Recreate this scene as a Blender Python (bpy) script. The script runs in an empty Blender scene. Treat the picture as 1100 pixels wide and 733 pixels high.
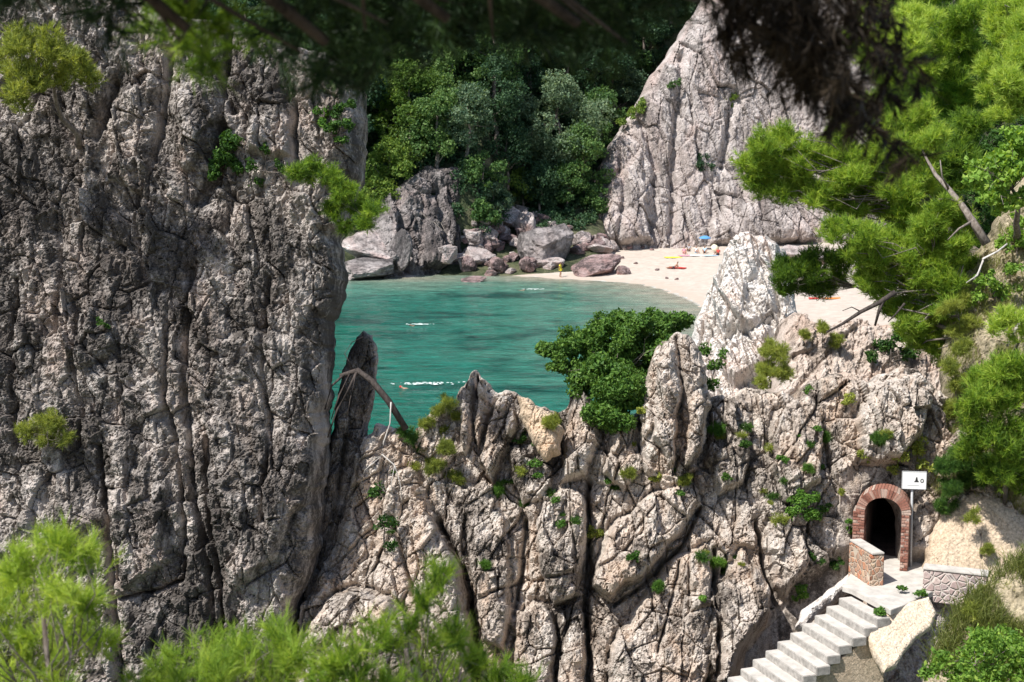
import bpy, bmesh, math, random
import numpy as np
from mathutils import Vector, Matrix
R = math.radians
random.seed(7)
rng = np.random.default_rng(11)
col = bpy.context.scene.collection
scene = bpy.context.scene

# ------------------------------------------------------------------ camera geometry
CAM = np.array([0.0, 0.0, 15.6]); PITCH = R(8.07); FP = 1528.0
_f = np.array([0, math.cos(PITCH), -math.sin(PITCH)]); _u = np.array([0, math.sin(PITCH), math.cos(PITCH)]); _r = np.array([1.0, 0, 0])
def ray(px, py):
    return _f * FP + _r * (px - 550.0) + _u * (366.5 - py)
def at(px, py, Y):            # point at distance Y
    d = ray(px, py); return CAM + d * (Y / d[1])
def on_level(px, py, z):      # point at height z
    d = ray(px, py); return CAM + d * ((z - CAM[2]) / d[2])

# ------------------------------------------------------------------ noise
def _h(ix, iy, iz, s):
    n = (ix.astype(np.uint32) * np.uint32(374761393) + iy.astype(np.uint32) * np.uint32(668265263) + iz.astype(np.uint32) * np.uint32(2147483647 - 1274126177 + s * 7919))
    n = (n ^ (n >> np.uint32(13))) * np.uint32(1274126177)
    n = (n ^ (n >> np.uint32(15))) * np.uint32(2246822519)
    return n ^ (n >> np.uint32(16))
def perlin(p, s=0):
    i = np.floor(p).astype(np.int64); f = p - i
    w = f * f * f * (f * (f * 6 - 15) + 10)
    out = 0
    for dx in (0, 1):
        for dy in (0, 1):
            for dz in (0, 1):
                h = _h(i[:, 0] + dx, i[:, 1] + dy, i[:, 2] + dz, s)
                gx = (h & np.uint32(1023)).astype(np.float64) / 511.5 - 1
                gy = ((h >> np.uint32(10)) & np.uint32(1023)).astype(np.float64) / 511.5 - 1
                gz = ((h >> np.uint32(20)) & np.uint32(1023)).astype(np.float64) / 511.5 - 1
                v = gx * (f[:, 0] - dx) + gy * (f[:, 1] - dy) + gz * (f[:, 2] - dz)
                ww = (w[:, 0] if dx else 1 - w[:, 0]) * (w[:, 1] if dy else 1 - w[:, 1]) * (w[:, 2] if dz else 1 - w[:, 2])
                out = out + ww * v
    return out * 1.2
def fbm(p, octv=4, s=0, gain=.5, ridged=False):
    a, t, o = 1.0, 0, 0
    q = np.array(p, dtype=np.float64)
    for k in range(octv):
        n = perlin(q, s + k)
        o = o + a * ((1 - 2.2 * np.abs(n)) if ridged else n); t += a
        a *= gain; q = q * 2.03 + 17.3
    return o / t
def worley2(u, v, s=0):
    iu, iv = np.floor(u).astype(np.int64), np.floor(v).astype(np.int64)
    f1 = np.full(u.shape, 9.0); f2 = f1.copy(); cu = np.zeros(u.shape); cv = cu.copy(); cid = np.zeros(u.shape, np.uint32)
    for du in (-1, 0, 1):
        for dv in (-1, 0, 1):
            h = _h(iu + du, iv + dv, iu * 0 + 3, s)
            pu = iu + du + (h & np.uint32(65535)).astype(float) / 65536; pv = iv + dv + (h >> np.uint32(16)).astype(float) / 65536
            d = np.hypot(u - pu, v - pv)
            m = d < f1
            f2 = np.where(m, f1, np.minimum(f2, d)); f1 = np.where(m, d, f1)
            cu = np.where(m, pu, cu); cv = np.where(m, pv, cv); cid = np.where(m, h, cid)
    r = lambda k: (_h(cid, cid, cid, s + k) & np.uint32(65535)).astype(float) / 65536
    return f1, f2, u - cu, v - cv, r
def sstep(a, b, x):
    t = np.clip((x - a) / (b - a), 0, 1); return t * t * (3 - 2 * t)
def sdf_poly(P, u, v):         # positive inside
    P = np.asarray(P, float); n = len(P)
    d2 = np.full(u.shape, 1e18); ins = np.zeros(u.shape, bool)
    for i in range(n):
        x0, y0 = P[i]; x1, y1 = P[(i + 1) % n]
        ex, ey = x1 - x0, y1 - y0
        t = np.clip(((u - x0) * ex + (v - y0) * ey) / (ex * ex + ey * ey + 1e-12), 0, 1)
        d2 = np.minimum(d2, (u - x0 - t * ex) ** 2 + (v - y0 - t * ey) ** 2)
        if y0 != y1:
            c = ((y0 > v) != (y1 > v)) & (u < ex * (v - y0) / (ey if ey else 1e-12) + x0)
            ins ^= c
    d = np.sqrt(d2)
    return np.where(ins, d, -d)
def dist_line(L, u, v):
    d2 = np.full(u.shape, 1e18)
    for (x0, y0), (x1, y1) in zip(L[:-1], L[1:]):
        ex, ey = x1 - x0, y1 - y0
        t = np.clip(((u - x0) * ex + (v - y0) * ey) / (ex * ex + ey * ey + 1e-12), 0, 1)
        d2 = np.minimum(d2, (u - x0 - t * ex) ** 2 + (v - y0 - t * ey) ** 2)
    return np.sqrt(d2)

# ------------------------------------------------------------------ objects
def mesh_np(name, verts, faces, mat, parent=None, smooth=False, attrs=None):
    me = bpy.data.meshes.new(name)
    verts = np.asarray(verts, np.float32); me.vertices.add(len(verts)); me.vertices.foreach_set('co', verts.ravel())
    fl = [np.asarray(f, np.int32) for f in faces if len(f)]
    loops = np.concatenate([f.ravel() for f in fl]); cnt = np.concatenate([np.full(len(f), f.shape[1], np.int32) for f in fl])
    me.loops.add(len(loops)); me.loops.foreach_set('vertex_index', loops)
    me.polygons.add(len(cnt)); st = np.zeros(len(cnt), np.int32); st[1:] = np.cumsum(cnt)[:-1]
    me.polygons.foreach_set('loop_start', st)
    me.polygons.foreach_set('use_smooth', np.full(len(cnt), smooth, bool))
    for k, a in (attrs or {}).items():
        at_ = me.attributes.new(k, 'FLOAT', 'POINT'); at_.data.foreach_set('value', np.asarray(a, np.float32))
    me.update(calc_edges=True)
    return link(name, me, mat, parent)
def link(name, me, mat, parent=None):
    if mat: me.materials.append(mat)
    o = bpy.data.objects.new(name, me); col.objects.link(o)
    if parent: o.parent = parent
    return o
def tag(o, label=None, cat=None, group=None, kind=None):
    if label: o['label'] = label
    if cat: o['category'] = cat
    if group: o['group'] = group
    if kind: o['kind'] = kind
    return o
def empty(name, loc=(0, 0, 0)):
    o = bpy.data.objects.new(name, None); o.location = loc; col.objects.link(o); o.empty_display_size = .2; return o
def copy_tree(o, parent=None):
    c = o.copy(); col.objects.link(c)
    if parent: c.parent = parent
    for ch in list(o.children): copy_tree(ch, c)
    return c
class MB:
    def __init__(s): s.v = []; s.f = []
    def add(s, v, f):
        n = len(s.v); s.v += [tuple(map(float, p)) for p in v]; s.f += [tuple(i + n for i in q) for q in f]; return s
    def tube(s, pts, rad, k=7, caps=True):
        pts = [np.asarray(p, float) for p in pts]; n = len(pts); V = []; F = []
        if np.isscalar(rad): rad = [rad] * n
        for i, p in enumerate(pts):
            t = pts[min(i + 1, n - 1)] - pts[max(i - 1, 0)]; t = t / (np.linalg.norm(t) + 1e-9)
            a = np.array([0, 0, 1.0]) if abs(t[2]) < .9 else np.array([1.0, 0, 0])
            b = np.cross(t, a); b /= np.linalg.norm(b); c = np.cross(b, t)
            for j in range(k):
                w = 2 * math.pi * j / k; V.append(p + rad[i] * (b * math.cos(w) + c * math.sin(w)))
        for i in range(n - 1):
            for j in range(k):
                F.append((i * k + j, i * k + (j + 1) % k, (i + 1) * k + (j + 1) % k, (i + 1) * k + j))
        if caps: F.append(tuple(range(k))[::-1]); F.append(tuple((n - 1) * k + j for j in range(k)))
        return s.add(V, F)
    def prism(s, base, h, up=(0, 0, 1)):      # base: list of 3-D points; extruded by h along up
        up = np.asarray(up, float); n = len(base); b = [np.asarray(p, float) for p in base]
        V = b + [p + up * h for p in b]
        F = [tuple(range(n))[::-1], tuple(range(n, 2 * n))] + [(i, (i + 1) % n, n + (i + 1) % n, n + i) for i in range(n)]
        return s.add(V, F)
    def box(s, c, ex, ey, ez):                # centre and half axes
        c, ex, ey, ez = (np.asarray(q, float) for q in (c, ex, ey, ez))
        return s.prism([c - ex - ey - ez, c + ex - ey - ez, c + ex + ey - ez, c - ex + ey - ez], 1, 2 * ez)
    def build(s, name, mat, parent=None, smooth=False, bevel=0, recalc=True):
        me = bpy.data.meshes.new(name); me.from_pydata(s.v, [], s.f)
        bm = bmesh.new(); bm.from_mesh(me)
        if recalc: bmesh.ops.recalc_face_normals(bm, faces=bm.faces)
        if bevel: bmesh.ops.bevel(bm, geom=list(bm.edges), offset=bevel, segments=2, affect='EDGES', clamp_overlap=True)
        for f in bm.faces: f.smooth = smooth
        bm.to_mesh(me); bm.free()
        return link(name, me, mat, parent)

# ------------------------------------------------------------------ materials
def new_mat(name):
    m = bpy.data.materials.new(name); m.use_nodes = True
    nt = m.node_tree; nt.nodes.clear()
    return m, nt, nt.nodes, nt.links
def N(nt, t, **kw):
    n = nt.nodes.new(t)
    for k, v in kw.items():
        if k in n.inputs.keys(): n.inputs[k].default_value = v
        else: setattr(n, k, v)
    return n
def ramp(nt, fac, stops):
    r = nt.nodes.new('ShaderNodeValToRGB'); nt.links.new(fac, r.inputs[0]); e = r.color_ramp.elements
    while len(e) < len(stops): e.new(.5)
    for q, (p, c) in zip(e, stops):
        q.position = p; q.color = (c if hasattr(c, '__len__') else (c, c, c)) + (() if hasattr(c, '__len__') and len(c) == 4 else (1,)) if hasattr(c, '__len__') else (c, c, c, 1)
    return r.outputs[0]
def mixc(nt, fac, a, b, mode='MIX'):
    m = nt.nodes.new('ShaderNodeMix'); m.data_type = 'RGBA'; m.blend_type = mode
    for i, v in ((0, fac), (6, a), (7, b)):
        if hasattr(v, 'is_linked') or hasattr(v, 'node'): nt.links.new(v, m.inputs[i])
        elif hasattr(v, '__len__'): m.inputs[i].default_value = tuple(v) + (1,)
        else: m.inputs[i].default_value = v
    return m.outputs[2]
def noise(nt, vec, scale, detail=5, rough=.6, dist=0):
    n = N(nt, 'ShaderNodeTexNoise', Scale=scale, Detail=detail, Roughness=rough, Distortion=dist); nt.links.new(vec, n.inputs['Vector']); return n.outputs['Fac']
def coords(nt, scale=(1, 1, 1), rot=(0, 0, 0)):
    g = nt.nodes.new('ShaderNodeTexCoord'); mp = nt.nodes.new('ShaderNodeMapping'); mp.inputs['Scale'].default_value = scale; mp.inputs['Rotation'].default_value = rot
    nt.links.new(g.outputs['Object'], mp.inputs['Vector']); return mp.outputs[0]
def finish(nt, colr, rough=.9, bump=None, spec=.2, bstr=.6, bdist=.05):
    b = nt.nodes.new('ShaderNodeBsdfPrincipled'); o = nt.nodes.new('ShaderNodeOutputMaterial'); nt.links.new(b.outputs[0], o.inputs[0])
    if hasattr(colr, 'node'): nt.links.new(colr, b.inputs['Base Color'])
    else: b.inputs['Base Color'].default_value = tuple(colr) + (1,)
    b.inputs['Roughness'].default_value = rough; b.inputs['Specular IOR Level'].default_value = spec
    if bump is not None:
        bp = N(nt, 'ShaderNodeBump', Strength=bstr, Distance=bdist); nt.links.new(bump, bp.inputs['Height']); nt.links.new(bp.outputs[0], b.inputs['Normal'])
    return b
def plain(name, c, rough=.7, spec=.3, vary=.12, scale=6):
    m, nt, ns, ls = new_mat(name); v = coords(nt)
    n = noise(nt, v, scale, 4); f = ramp(nt, n, [(.3, 1 - vary), (.7, 1 + vary)])
    finish(nt, mixc(nt, 1.0, c, f, 'MULTIPLY'), rough, n, spec, .2, .01); return m
def rock_mat(name, dark, mid, pale, tint, s=1.0, lichen=.45, tintamt=.5, stretch=.55, bs=1.0, fine=1.0):
    m, nt, ns, ls = new_mat(name)
    v = coords(nt, (1, 1, stretch)); v1 = coords(nt)
    big = noise(nt, v, .35 * s, 5, .62, .6); med = noise(nt, v, 1.6 * s, 8, .68, .35); fin = noise(nt, v1, 9 * s * fine, 6, .72); spk = noise(nt, v1, 26 * s * fine, 3, .7)
    base = mixc(nt, ramp(nt, med, [(.36, 0), (.64, 1)]), mid, pale)
    base = mixc(nt, ramp(nt, noise(nt, v, .8 * s, 4, .6, .5), [(.48, 0), (.68, tintamt)]), base, tint)
    lm = N(nt, 'ShaderNodeMath', operation='ADD'); ls.new(big, lm.inputs[0])
    k = N(nt, 'ShaderNodeMath', operation='MULTIPLY'); ls.new(fin, k.inputs[0]); k.inputs[1].default_value = .55; ls.new(k.outputs[0], lm.inputs[1])
    k2 = N(nt, 'ShaderNodeMath', operation='ADD'); ls.new(lm.outputs[0], k2.inputs[0])
    k3 = N(nt, 'ShaderNodeMath', operation='MULTIPLY'); ls.new(med, k3.inputs[0]); k3.inputs[1].default_value = .5; ls.new(k3.outputs[0], k2.inputs[1])
    c0 = 1.025 + (lichen - .5) * .5
    k4 = N(nt, 'ShaderNodeMath', operation='MULTIPLY_ADD'); ls.new(k2.outputs[0], k4.inputs[0]); k4.inputs[1].default_value = -1; k4.inputs[2].default_value = c0 + .5
    base = mixc(nt, ramp(nt, k4.outputs[0], [(.44, 0), (.58, .88)]), base, dark)
    base = mixc(nt, 1.0, base, ramp(nt, spk, [(.32, .62), (.5, 1.0), (.68, 1.35)]), 'MULTIPLY')
    add = N(nt, 'ShaderNodeMath', operation='MULTIPLY_ADD'); ls.new(spk, add.inputs[0]); add.inputs[1].default_value = .35; ls.new(fin, add.inputs[2])
    finish(nt, base, .92, add.outputs[0], .15, .8 * bs, .06 / s); return m
def leaf_mat(name, lo, mid, hi, trans=.42):
    m, nt, ns, ls = new_mat(name)
    a = N(nt, 'ShaderNodeAttribute', attribute_name='tint')
    c = ramp(nt, a.outputs['Fac'], [(0, tuple(lo)), (.5, tuple(mid)), (1, tuple(hi))])
    d = N(nt, 'ShaderNodeBsdfPrincipled', Roughness=.55); d.inputs['Specular IOR Level'].default_value = .25; ls.new(c, d.inputs['Base Color'])
    t = nt.nodes.new('ShaderNodeBsdfTranslucent'); ls.new(mixc(nt, 1.0, c, (1.25, 1.15, .55), 'MULTIPLY'), t.inputs[0])
    x = nt.nodes.new('ShaderNodeMixShader'); x.inputs[0].default_value = trans; ls.new(d.outputs[0], x.inputs[1]); ls.new(t.outputs[0], x.inputs[2])
    o = nt.nodes.new('ShaderNodeOutputMaterial'); ls.new(x.outputs[0], o.inputs[0]); return m
def bark_mat(name, a, b):
    m, nt, ns, ls = new_mat(name); v = coords(nt, (1, 1, .3))
    n = noise(nt, v, 14, 6, .7, .5); finish(nt, mixc(nt, ramp(nt, n, [(.35, 0), (.65, 1)]), a, b), .9, n, .1, .8, .03); return m

# ------------------------------------------------------------------ rock masses
SURF = []
class Plane:
    def __init__(s, px, py, Y, lean=0, yaw=0):
        s.o = at(px, py, Y); cl, sl, cy, sy = math.cos(R(lean)), math.sin(R(lean)), math.cos(R(yaw)), math.sin(R(yaw))
        s.ex = np.array([cy, sy, 0]); back = np.array([-sy, cy, 0])
        s.eb = np.array([0, 0, cl]) + back * sl; s.n = -back * cl + np.array([0, 0, sl])
    def ab(s, pts, off=0):
        out = []; O_ = s.o + s.n * off
        for px, py in pts:
            d = ray(px, py); q = CAM + d * (np.dot(O_ - CAM, s.n) / np.dot(d, s.n)) - O_
            out.append((np.dot(q, s.ex), np.dot(q, s.eb)))
        return out
def rockmass(name, plane, outline, res, mat, T=1.5, edge=1.2, back=2.0, blocks=(), cracks=(), pads=(), holes=(), amp=1.0, bsize=1.6, aniso=2.0, dip=15, seed=0, jag=.12, fine=1.0, parent=None, smooth=False, lumps=.5, big=.6, groove=.18, flute=.09, facet=1.0, warp=.5, crackw=.16, mid=1.0, soft=1.0):
    ab = np.array(plane.ab(outline, -T * .75)); lo = ab.min(0) - .3; hi = ab.max(0) + .3
    nu, nv = int((hi[0] - lo[0]) / res) + 2, int((hi[1] - lo[1]) / res) + 2
    U, V = np.meshgrid(lo[0] + np.arange(nu) * res, lo[1] + np.arange(nv) * res, indexing='ij')
    u, v = U.ravel(), V.ravel()
    P3 = plane.o + u[:, None] * plane.ex + v[:, None] * plane.eb
    sd = sdf_poly(ab, u, v)
    if jag: sd = sd + jag * fbm(P3 * (1.1 / max(jag * 4, .3)), 4, seed + 3) * 1.6
    for h in holes: sd = np.minimum(sd, -sdf_poly(plane.ab(h), u, v))
    # blocky relief
    w1 = fbm(P3 * .7 / bsize, 3, seed + 9) * warp * bsize; w2 = fbm(P3 * .7 / bsize + 40, 3, seed + 19) * warp * bsize
    dp_ = np.radians(dip if np.isscalar(dip) else dip[0] + (dip[1] - dip[0]) * sstep(ab[:, 0].min() + 1, ab[:, 0].max() - 1, u)); cd, sdp = np.cos(dp_), np.sin(dp_)
    D = lumps * amp * bsize * .5 * fbm(P3 / (bsize * 2.2), 4, seed + 31)
    for k, (sc, am) in enumerate(((1.0, .30 * big), (.42, .19 * mid), (.17, .10 * mid), (.075, .04 * mid))):
        q = bsize * sc
        uu, vv = (u + w1 * (1 if k == 0 else .6)) / q, (v + w2 * (1 if k == 0 else .6)) / q
        uu, vv = uu * cd + vv * sdp, (-uu * sdp + vv * cd) / aniso
        f1, f2, du, dv, rr = worley2(uu, vv, seed + 51 + k * 5)
        g = (rr(1) - .5) * 1.1 + (rr(2) - .5) * 1.3 * du + (rr(3) - .35) * 1.4 * dv
        crack = sstep(0, crackw, f2 - f1)
        D += amp * am * bsize * (g + .55 * (crack - 1) * (rr(4) > .25))
    for poly, h, wd in blocks:
        s_ = sdf_poly(plane.ab(poly), u, v) + .22 * bsize * fbm(P3 * 1.3 / bsize, 5, seed + 77, .6)
        t = np.clip(s_ / wd, 0, 1); q_ = np.clip(s_ / (wd * .38), 0, 1); gx = (_h(np.array([int(abs(poly[0][0]) * 7) + seed]), np.array([3]), np.array([5]), 1)[0] % 1000) / 1000. - .5
        cu_, cv_ = np.mean(plane.ab(poly), 0); tilt = gx * .35 * (u - cu_) - .22 * (v - cv_)
        D = np.where(s_ > 0, D + (h + np.clip(tilt, -.6 * h, .6 * h)) * (.72 * q_ ** .8 + .28 * t), D)
        D -= groove * h * np.exp(-(s_ / (.07 * bsize)) ** 2)
    for line, dp, wd in cracks:
        d_ = dist_line(plane.ab(line), u + .12 * w1, v + .12 * w2); D -= dp * np.exp(-(d_ / wd) ** 2) + .25 * dp * np.exp(-(d_ / (3 * wd)) ** 2)
    D += fine * amp * (soft * .13 * bsize * fbm(P3 * 2.3 / bsize, 6, seed + 5, .62, True) + .06 * bsize * fbm(P3 * np.array([1, 1, .6]) * 9 / bsize, 4, seed + 6, .65))
    D += amp * bsize * flute * fbm(P3 * np.array([4.2, 4.2, 1.1]) / bsize + w1[:, None] * .5, 4, seed + 15, .6, True)
    pit = perlin(P3 * np.array([1, 1, .7]) * 6.5 / bsize, seed + 16) + .5 * perlin(P3 * 15 / bsize, seed + 17); D -= fine * amp * bsize * .10 * np.clip(pit - .22, 0, 1)
    for poly, h, wd in pads:
        k = sstep(-wd, wd * .3, sdf_poly(plane.ab(poly), u, v)); D = D * (1 - k) + k * np.minimum(D, h + .12 * (D - h))
    t = np.clip(sd / edge, 0, 1); prof = np.sqrt(np.clip(1 - (1 - t) ** 2, 0, 1))
    front = T * (prof - 1) + D * sstep(-.02, min(.3 * edge, .3), sd); tb = np.clip(sd / back, 0, 1); bk = -T - back * np.sqrt(np.clip(1 - (1 - tb) ** 2, 0, 1))
    # outline snapped to the zero line
    S2 = sd.reshape(nu, nv); gu, gv = np.gradient(S2, res); gl = np.maximum(np.hypot(gu, gv), .3)
    mv = np.where((S2 < 0), -S2 / gl, 0).clip(0, 1.5 * res)
    U2 = (U + gu / gl * mv).ravel() + .06 * bsize * amp * perlin(P3 * 3 / bsize, seed + 88); V2 = (V + gv / gl * mv).ravel() + .05 * bsize * amp * perlin(P3 * 3 / bsize, seed + 89)
    ins = S2 > 0; cell = ins[:-1, :-1] | ins[1:, :-1] | ins[:-1, 1:] | ins[1:, 1:]
    idx = np.arange(nu * nv).reshape(nu, nv)
    a, b, c, d = idx[:-1, :-1], idx[1:, :-1], idx[1:, 1:], idx[:-1, 1:]
    Fq = np.stack([a[cell], b[cell], c[cell], d[cell]], 1)
    n_ = nu * nv
    pad = np.pad(cell, 1); sides = []
    for (dx, dy, e0, e1) in ((-1, 0, d, a), (1, 0, b, c), (0, -1, a, b), (0, 1, c, d)):
        m = cell & ~pad[1 + dx:1 + dx + cell.shape[0], 1 + dy:1 + dy + cell.shape[1]]
        p0, p1 = e0[m], e1[m]; sides.append(np.stack([p1, p0, p0 + n_, p1 + n_], 1))
    F = np.concatenate([Fq, Fq[:, ::-1] + n_] + sides)
    base = plane.o + U2[:, None] * plane.ex + V2[:, None] * plane.eb
    VV = np.concatenate([base + front[:, None] * plane.n, base + bk[:, None] * plane.n])
    used, inv = np.unique(F, return_inverse=True)
    o = mesh_np(name, VV[used], [inv.reshape(F.shape)], mat, parent, smooth)
    SURF.append(o); return o
def hit(px, py, objs=None, default=38):
    d = ray(px, py); d = d / np.linalg.norm(d); best = None
    for o in (objs or SURF):
        ok, loc, nor, i = o.ray_cast(Vector(CAM), Vector(d))
        if ok:
            t = (loc - Vector(CAM)).length
            if best is None or t < best[0]: best = (t, np.array(loc), np.array(nor))
    if best is None: print('NOHIT', px, py); p = at(px, py, default); return p, np.array([0, -1.0, .3])
    return best[1], best[2]

# ------------------------------------------------------------------ foliage
KD = 3.4; KN = 1.7
def unit(a): return a / (np.linalg.norm(a, axis=1, keepdims=True) + 1e-9)
def clump_points(cl, dens, seed, shell=.5, gap=.0, flat=.8, up=0.0, size_ref=None):
    """points spread in clumps (x, y, z, r): returns positions, outward directions, height rank."""
    g = np.random.default_rng(seed); Pp, Dd, Hh = [], [], []
    for (x, y, z, r) in cl:
        n = max(6, int(KD * dens * r * r * 12))
        d = unit(g.normal(size=(n, 3)))
        k = (shell + (1 - shell) * g.random(n)) ** .8
        wob = 1 + .55 * perlin(d * 1.7 + np.array([x, y, z]) * 3.1, seed % 50)
        p = np.array([x, y, z]) + d * (k * r * wob)[:, None] * np.array([1, 1, flat])
        Pp.append(p); Dd.append(d); Hh.append(d[:, 2])
    P, D, H = np.concatenate(Pp), np.concatenate(Dd), np.concatenate(Hh)
    if gap > 0:
        rm = np.mean([c[3] for c in cl]); m = perlin(P / (rm * .55), seed % 90 + 5) > (gap - .5) * .9
        P, D, H = P[m], D[m], H[m]
    D = unit(D + np.array([0, 0, up])); return P, D, H, g
def leaves(name, cl, mat, size, dens, seed, parent=None, shell=.5, gap=.3, flat=.8, tint=.5, asp=.55):
    P, D, H, g = clump_points(cl, dens / (size * size), seed, shell, gap, flat, .5)
    n = len(P); a = unit(g.normal(size=(n, 3)) + D * .7); t = unit(np.cross(a, g.normal(size=(n, 3)))); b = np.cross(a, t)
    s = (size * (.6 + .8 * g.random(n)))[:, None]
    droop = a * s * .15
    V = np.stack([P - t * s * .5, P + b * s * asp * .5 - droop, P + t * s * .5, P - b * s * asp * .5 - droop], 1).reshape(-1, 3)
    F = np.arange(4 * n).reshape(n, 4)
    tv = np.clip(tint + .22 * g.normal(size=n) + .3 * perlin(P / (np.mean([c[3] for c in cl]) * .8), seed % 40), 0, 1)
    return mesh_np(name, V, [F], mat, parent, False, {'tint': np.repeat(tv, 4)})
def needles(name, cl, mat, length, width, per, dens, seed, parent=None, shell=.45, gap=.3, flat=.8, tint=.5, up=.6, spread=.75):
    """needle tufts: every tuft is a brush of thin blades round a twig end."""
    P, D, H, g = clump_points(cl, KN * dens / (length * length), seed, shell, gap, flat, up)
    n = len(P); tv = np.clip(tint + .22 * g.normal(size=n) + .45 * perlin(P / (np.mean([c[3] for c in cl]) * .8), seed % 40), 0, 1)
    D = unit(D + .35 * g.normal(size=(n, 3)))
    Pn = np.repeat(P, per, 0); Dn = np.repeat(D, per, 0); m = len(Pn)
    dr = unit(Dn + spread * g.normal(size=(m, 3)))
    st = Pn + Dn * (length * (g.random(m)[:, None] - .6) * 1.3)
    L = (length * (.6 + .6 * g.random(m)))[:, None]
    sd = unit(np.cross(dr, g.normal(size=(m, 3)))) * width * .5
    V = np.stack([st - sd, st + sd, st + dr * L], 1).reshape(-1, 3); F = np.arange(3 * m).reshape(m, 3)
    tn = np.repeat(tv, per) + .08 * g.normal(size=m); tt = np.clip(np.stack([tn - .18, tn - .18, tn + .22], 1), 0, 1).ravel()
    return mesh_np(name, V, [F], mat, parent, False, {'tint': tt})
def pxclumps(lst, Y, dy=.5, seed=1, sub=1, k=1.0, drop=0):
    """clumps given in the photograph's pixels, spread in real depth round Y; sub > 1 splits each into smaller ones."""
    g = random.Random(seed); out = []
    for c_ in lst:
        px, py, r = c_[:3]; yy = Y + g.uniform(-dy, dy) + (c_[3] if len(c_) > 3 else 0); p = at(px, py, yy); rr = r / FP * yy * k
        if sub == 1: out.append((p[0], p[1], p[2], rr)); continue
        out.append((p[0], p[1], p[2], rr * .62))
        for _ in range(sub):
            d = np.array([g.gauss(0, 1), g.gauss(0, 1), g.gauss(0, .8)]); d = d / np.linalg.norm(d) * rr * g.uniform(.35, .85)
            out.append((p[0] + d[0], p[1] + d[1], p[2] + d[2], rr * g.uniform(.36, .56)))
    return out
def limbs(mb, base, top, cl, r0, seed, every=1, wob=.08):
    """trunk from base to top with limbs reaching to the clumps."""
    g = random.Random(seed); base, top = np.asarray(base, float), np.asarray(top, float)
    L = np.linalg.norm(top - base); pts = []
    for i in range(7):
        t = i / 6; pts.append(base + (top - base) * t + np.array([g.gauss(0, 1), g.gauss(0, 1), 0]) * L * wob * .4 * math.sin(math.pi * t))
    mb.tube(pts, [r0 * (1 - .75 * i / 6) for i in range(7)], 8)
    for c in cl[::every]:
        q = np.array(c[:3]); i = min(range(1, 7), key=lambda k: np.linalg.norm(pts[k] - q) + (.3 * L if pts[k][2] > q[2] + .1 * L else 0)); a = pts[max(i - 1, 0)]
        d = np.linalg.norm(q - a); m1 = a + (q - a) * .4 + np.array([g.gauss(0, 1), g.gauss(0, 1), g.gauss(0, 1)]) * d * .08; m2 = a + (q - a) * .75 + np.array([g.gauss(0, 1), g.gauss(0, 1), g.gauss(0, 1)]) * d * .08
        rr = max(r0 * .35 * (1 - .1 * i), r0 * .1); mb.tube([a, m1, m2, q], [rr, rr * .75, rr * .5, rr * .2], 5)
    return mb
# ------------------------------------------------------------------ materials used
M = {}
M['cliff'] = rock_mat('weathered_limestone', (.058, .051, .046), (.215, .188, .164), (.47, .425, .39), (.30, .21, .16), 1.3, .57, .45)
M['ridge'] = rock_mat('pale_limestone', (.08, .067, .057), (.345, .287, .24), (.61, .55, .49), (.44, .30, .20), 1.25, .36, .55)
M['white'] = rock_mat('white_limestone', (.26, .23, .21), (.58, .53, .48), (.74, .71, .68), (.62, .45, .36), .9, .22, .5)
M['pink'] = rock_mat('pink_eroded_rock', (.18, .145, .12), (.40, .325, .27), (.56, .48, .42), (.45, .31, .235), .9, .34, .6)
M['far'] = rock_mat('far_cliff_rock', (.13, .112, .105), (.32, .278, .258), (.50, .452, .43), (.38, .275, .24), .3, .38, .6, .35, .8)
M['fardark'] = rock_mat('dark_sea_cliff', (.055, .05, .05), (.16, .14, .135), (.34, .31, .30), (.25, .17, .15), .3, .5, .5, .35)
M['boulder'] = rock_mat('beach_boulder', (.10, .085, .08), (.30, .25, .235), (.48, .43, .41), (.38, .24, .21), .6, .36, .8, 1)
M['redrock'] = rock_mat('red_brown_rock', (.05, .04, .04), (.20, .135, .125), (.33, .25, .24), (.30, .15, .13), .7, .45, .8, 1)
M['slab'] = rock_mat('tan_slab_rock', (.36, .28, .20), (.58, .47, .35), (.66, .57, .46), (.60, .44, .29), .8, .12, .5, 1, .5)
M['soil'] = rock_mat('sandy_soil', (.24, .19, .13), (.50, .39, .28), (.60, .49, .37), (.50, .34, .22), .8, .22, .6, 1, .6)
M['sandsoil'] = rock_mat('loose_sandy_soil', (.26, .21, .15), (.46, .37, .27), (.56, .46, .35), (.44, .32, .22), .6, .15, .6, 1, .5)
M['pillar'] = rock_mat('brown_grey_rock', (.07, .06, .052), (.23, .195, .17), (.42, .37, .33), (.30, .21, .15), 1.3, .42, .5)
M['earth'] = rock_mat('dry_grassy_earth', (.10, .09, .055), (.30, .25, .17), (.46, .39, .28), (.22, .20, .11), .9, .36, .6, 1, .7)
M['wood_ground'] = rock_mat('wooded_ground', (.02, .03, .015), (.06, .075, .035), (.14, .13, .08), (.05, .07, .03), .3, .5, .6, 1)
M['bark'] = bark_mat('grey_pine_bark', (.10, .08, .065), (.30, .26, .23))
M['deadwood'] = bark_mat('bleached_wood', (.34, .31, .28), (.60, .57, .53))
M['darkwood'] = bark_mat('dark_dead_wood', (.03, .026, .024), (.11, .09, .08))
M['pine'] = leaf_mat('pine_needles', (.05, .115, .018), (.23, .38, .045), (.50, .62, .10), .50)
M['pine_lime'] = leaf_mat('young_pine_needles', (.14, .25, .04), (.33, .48, .07), (.55, .66, .14), .52)
M['pine_dark'] = leaf_mat('dark_pine_needles', (.008, .021, .008), (.020, .048, .015), (.055, .11, .023), .2)
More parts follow.
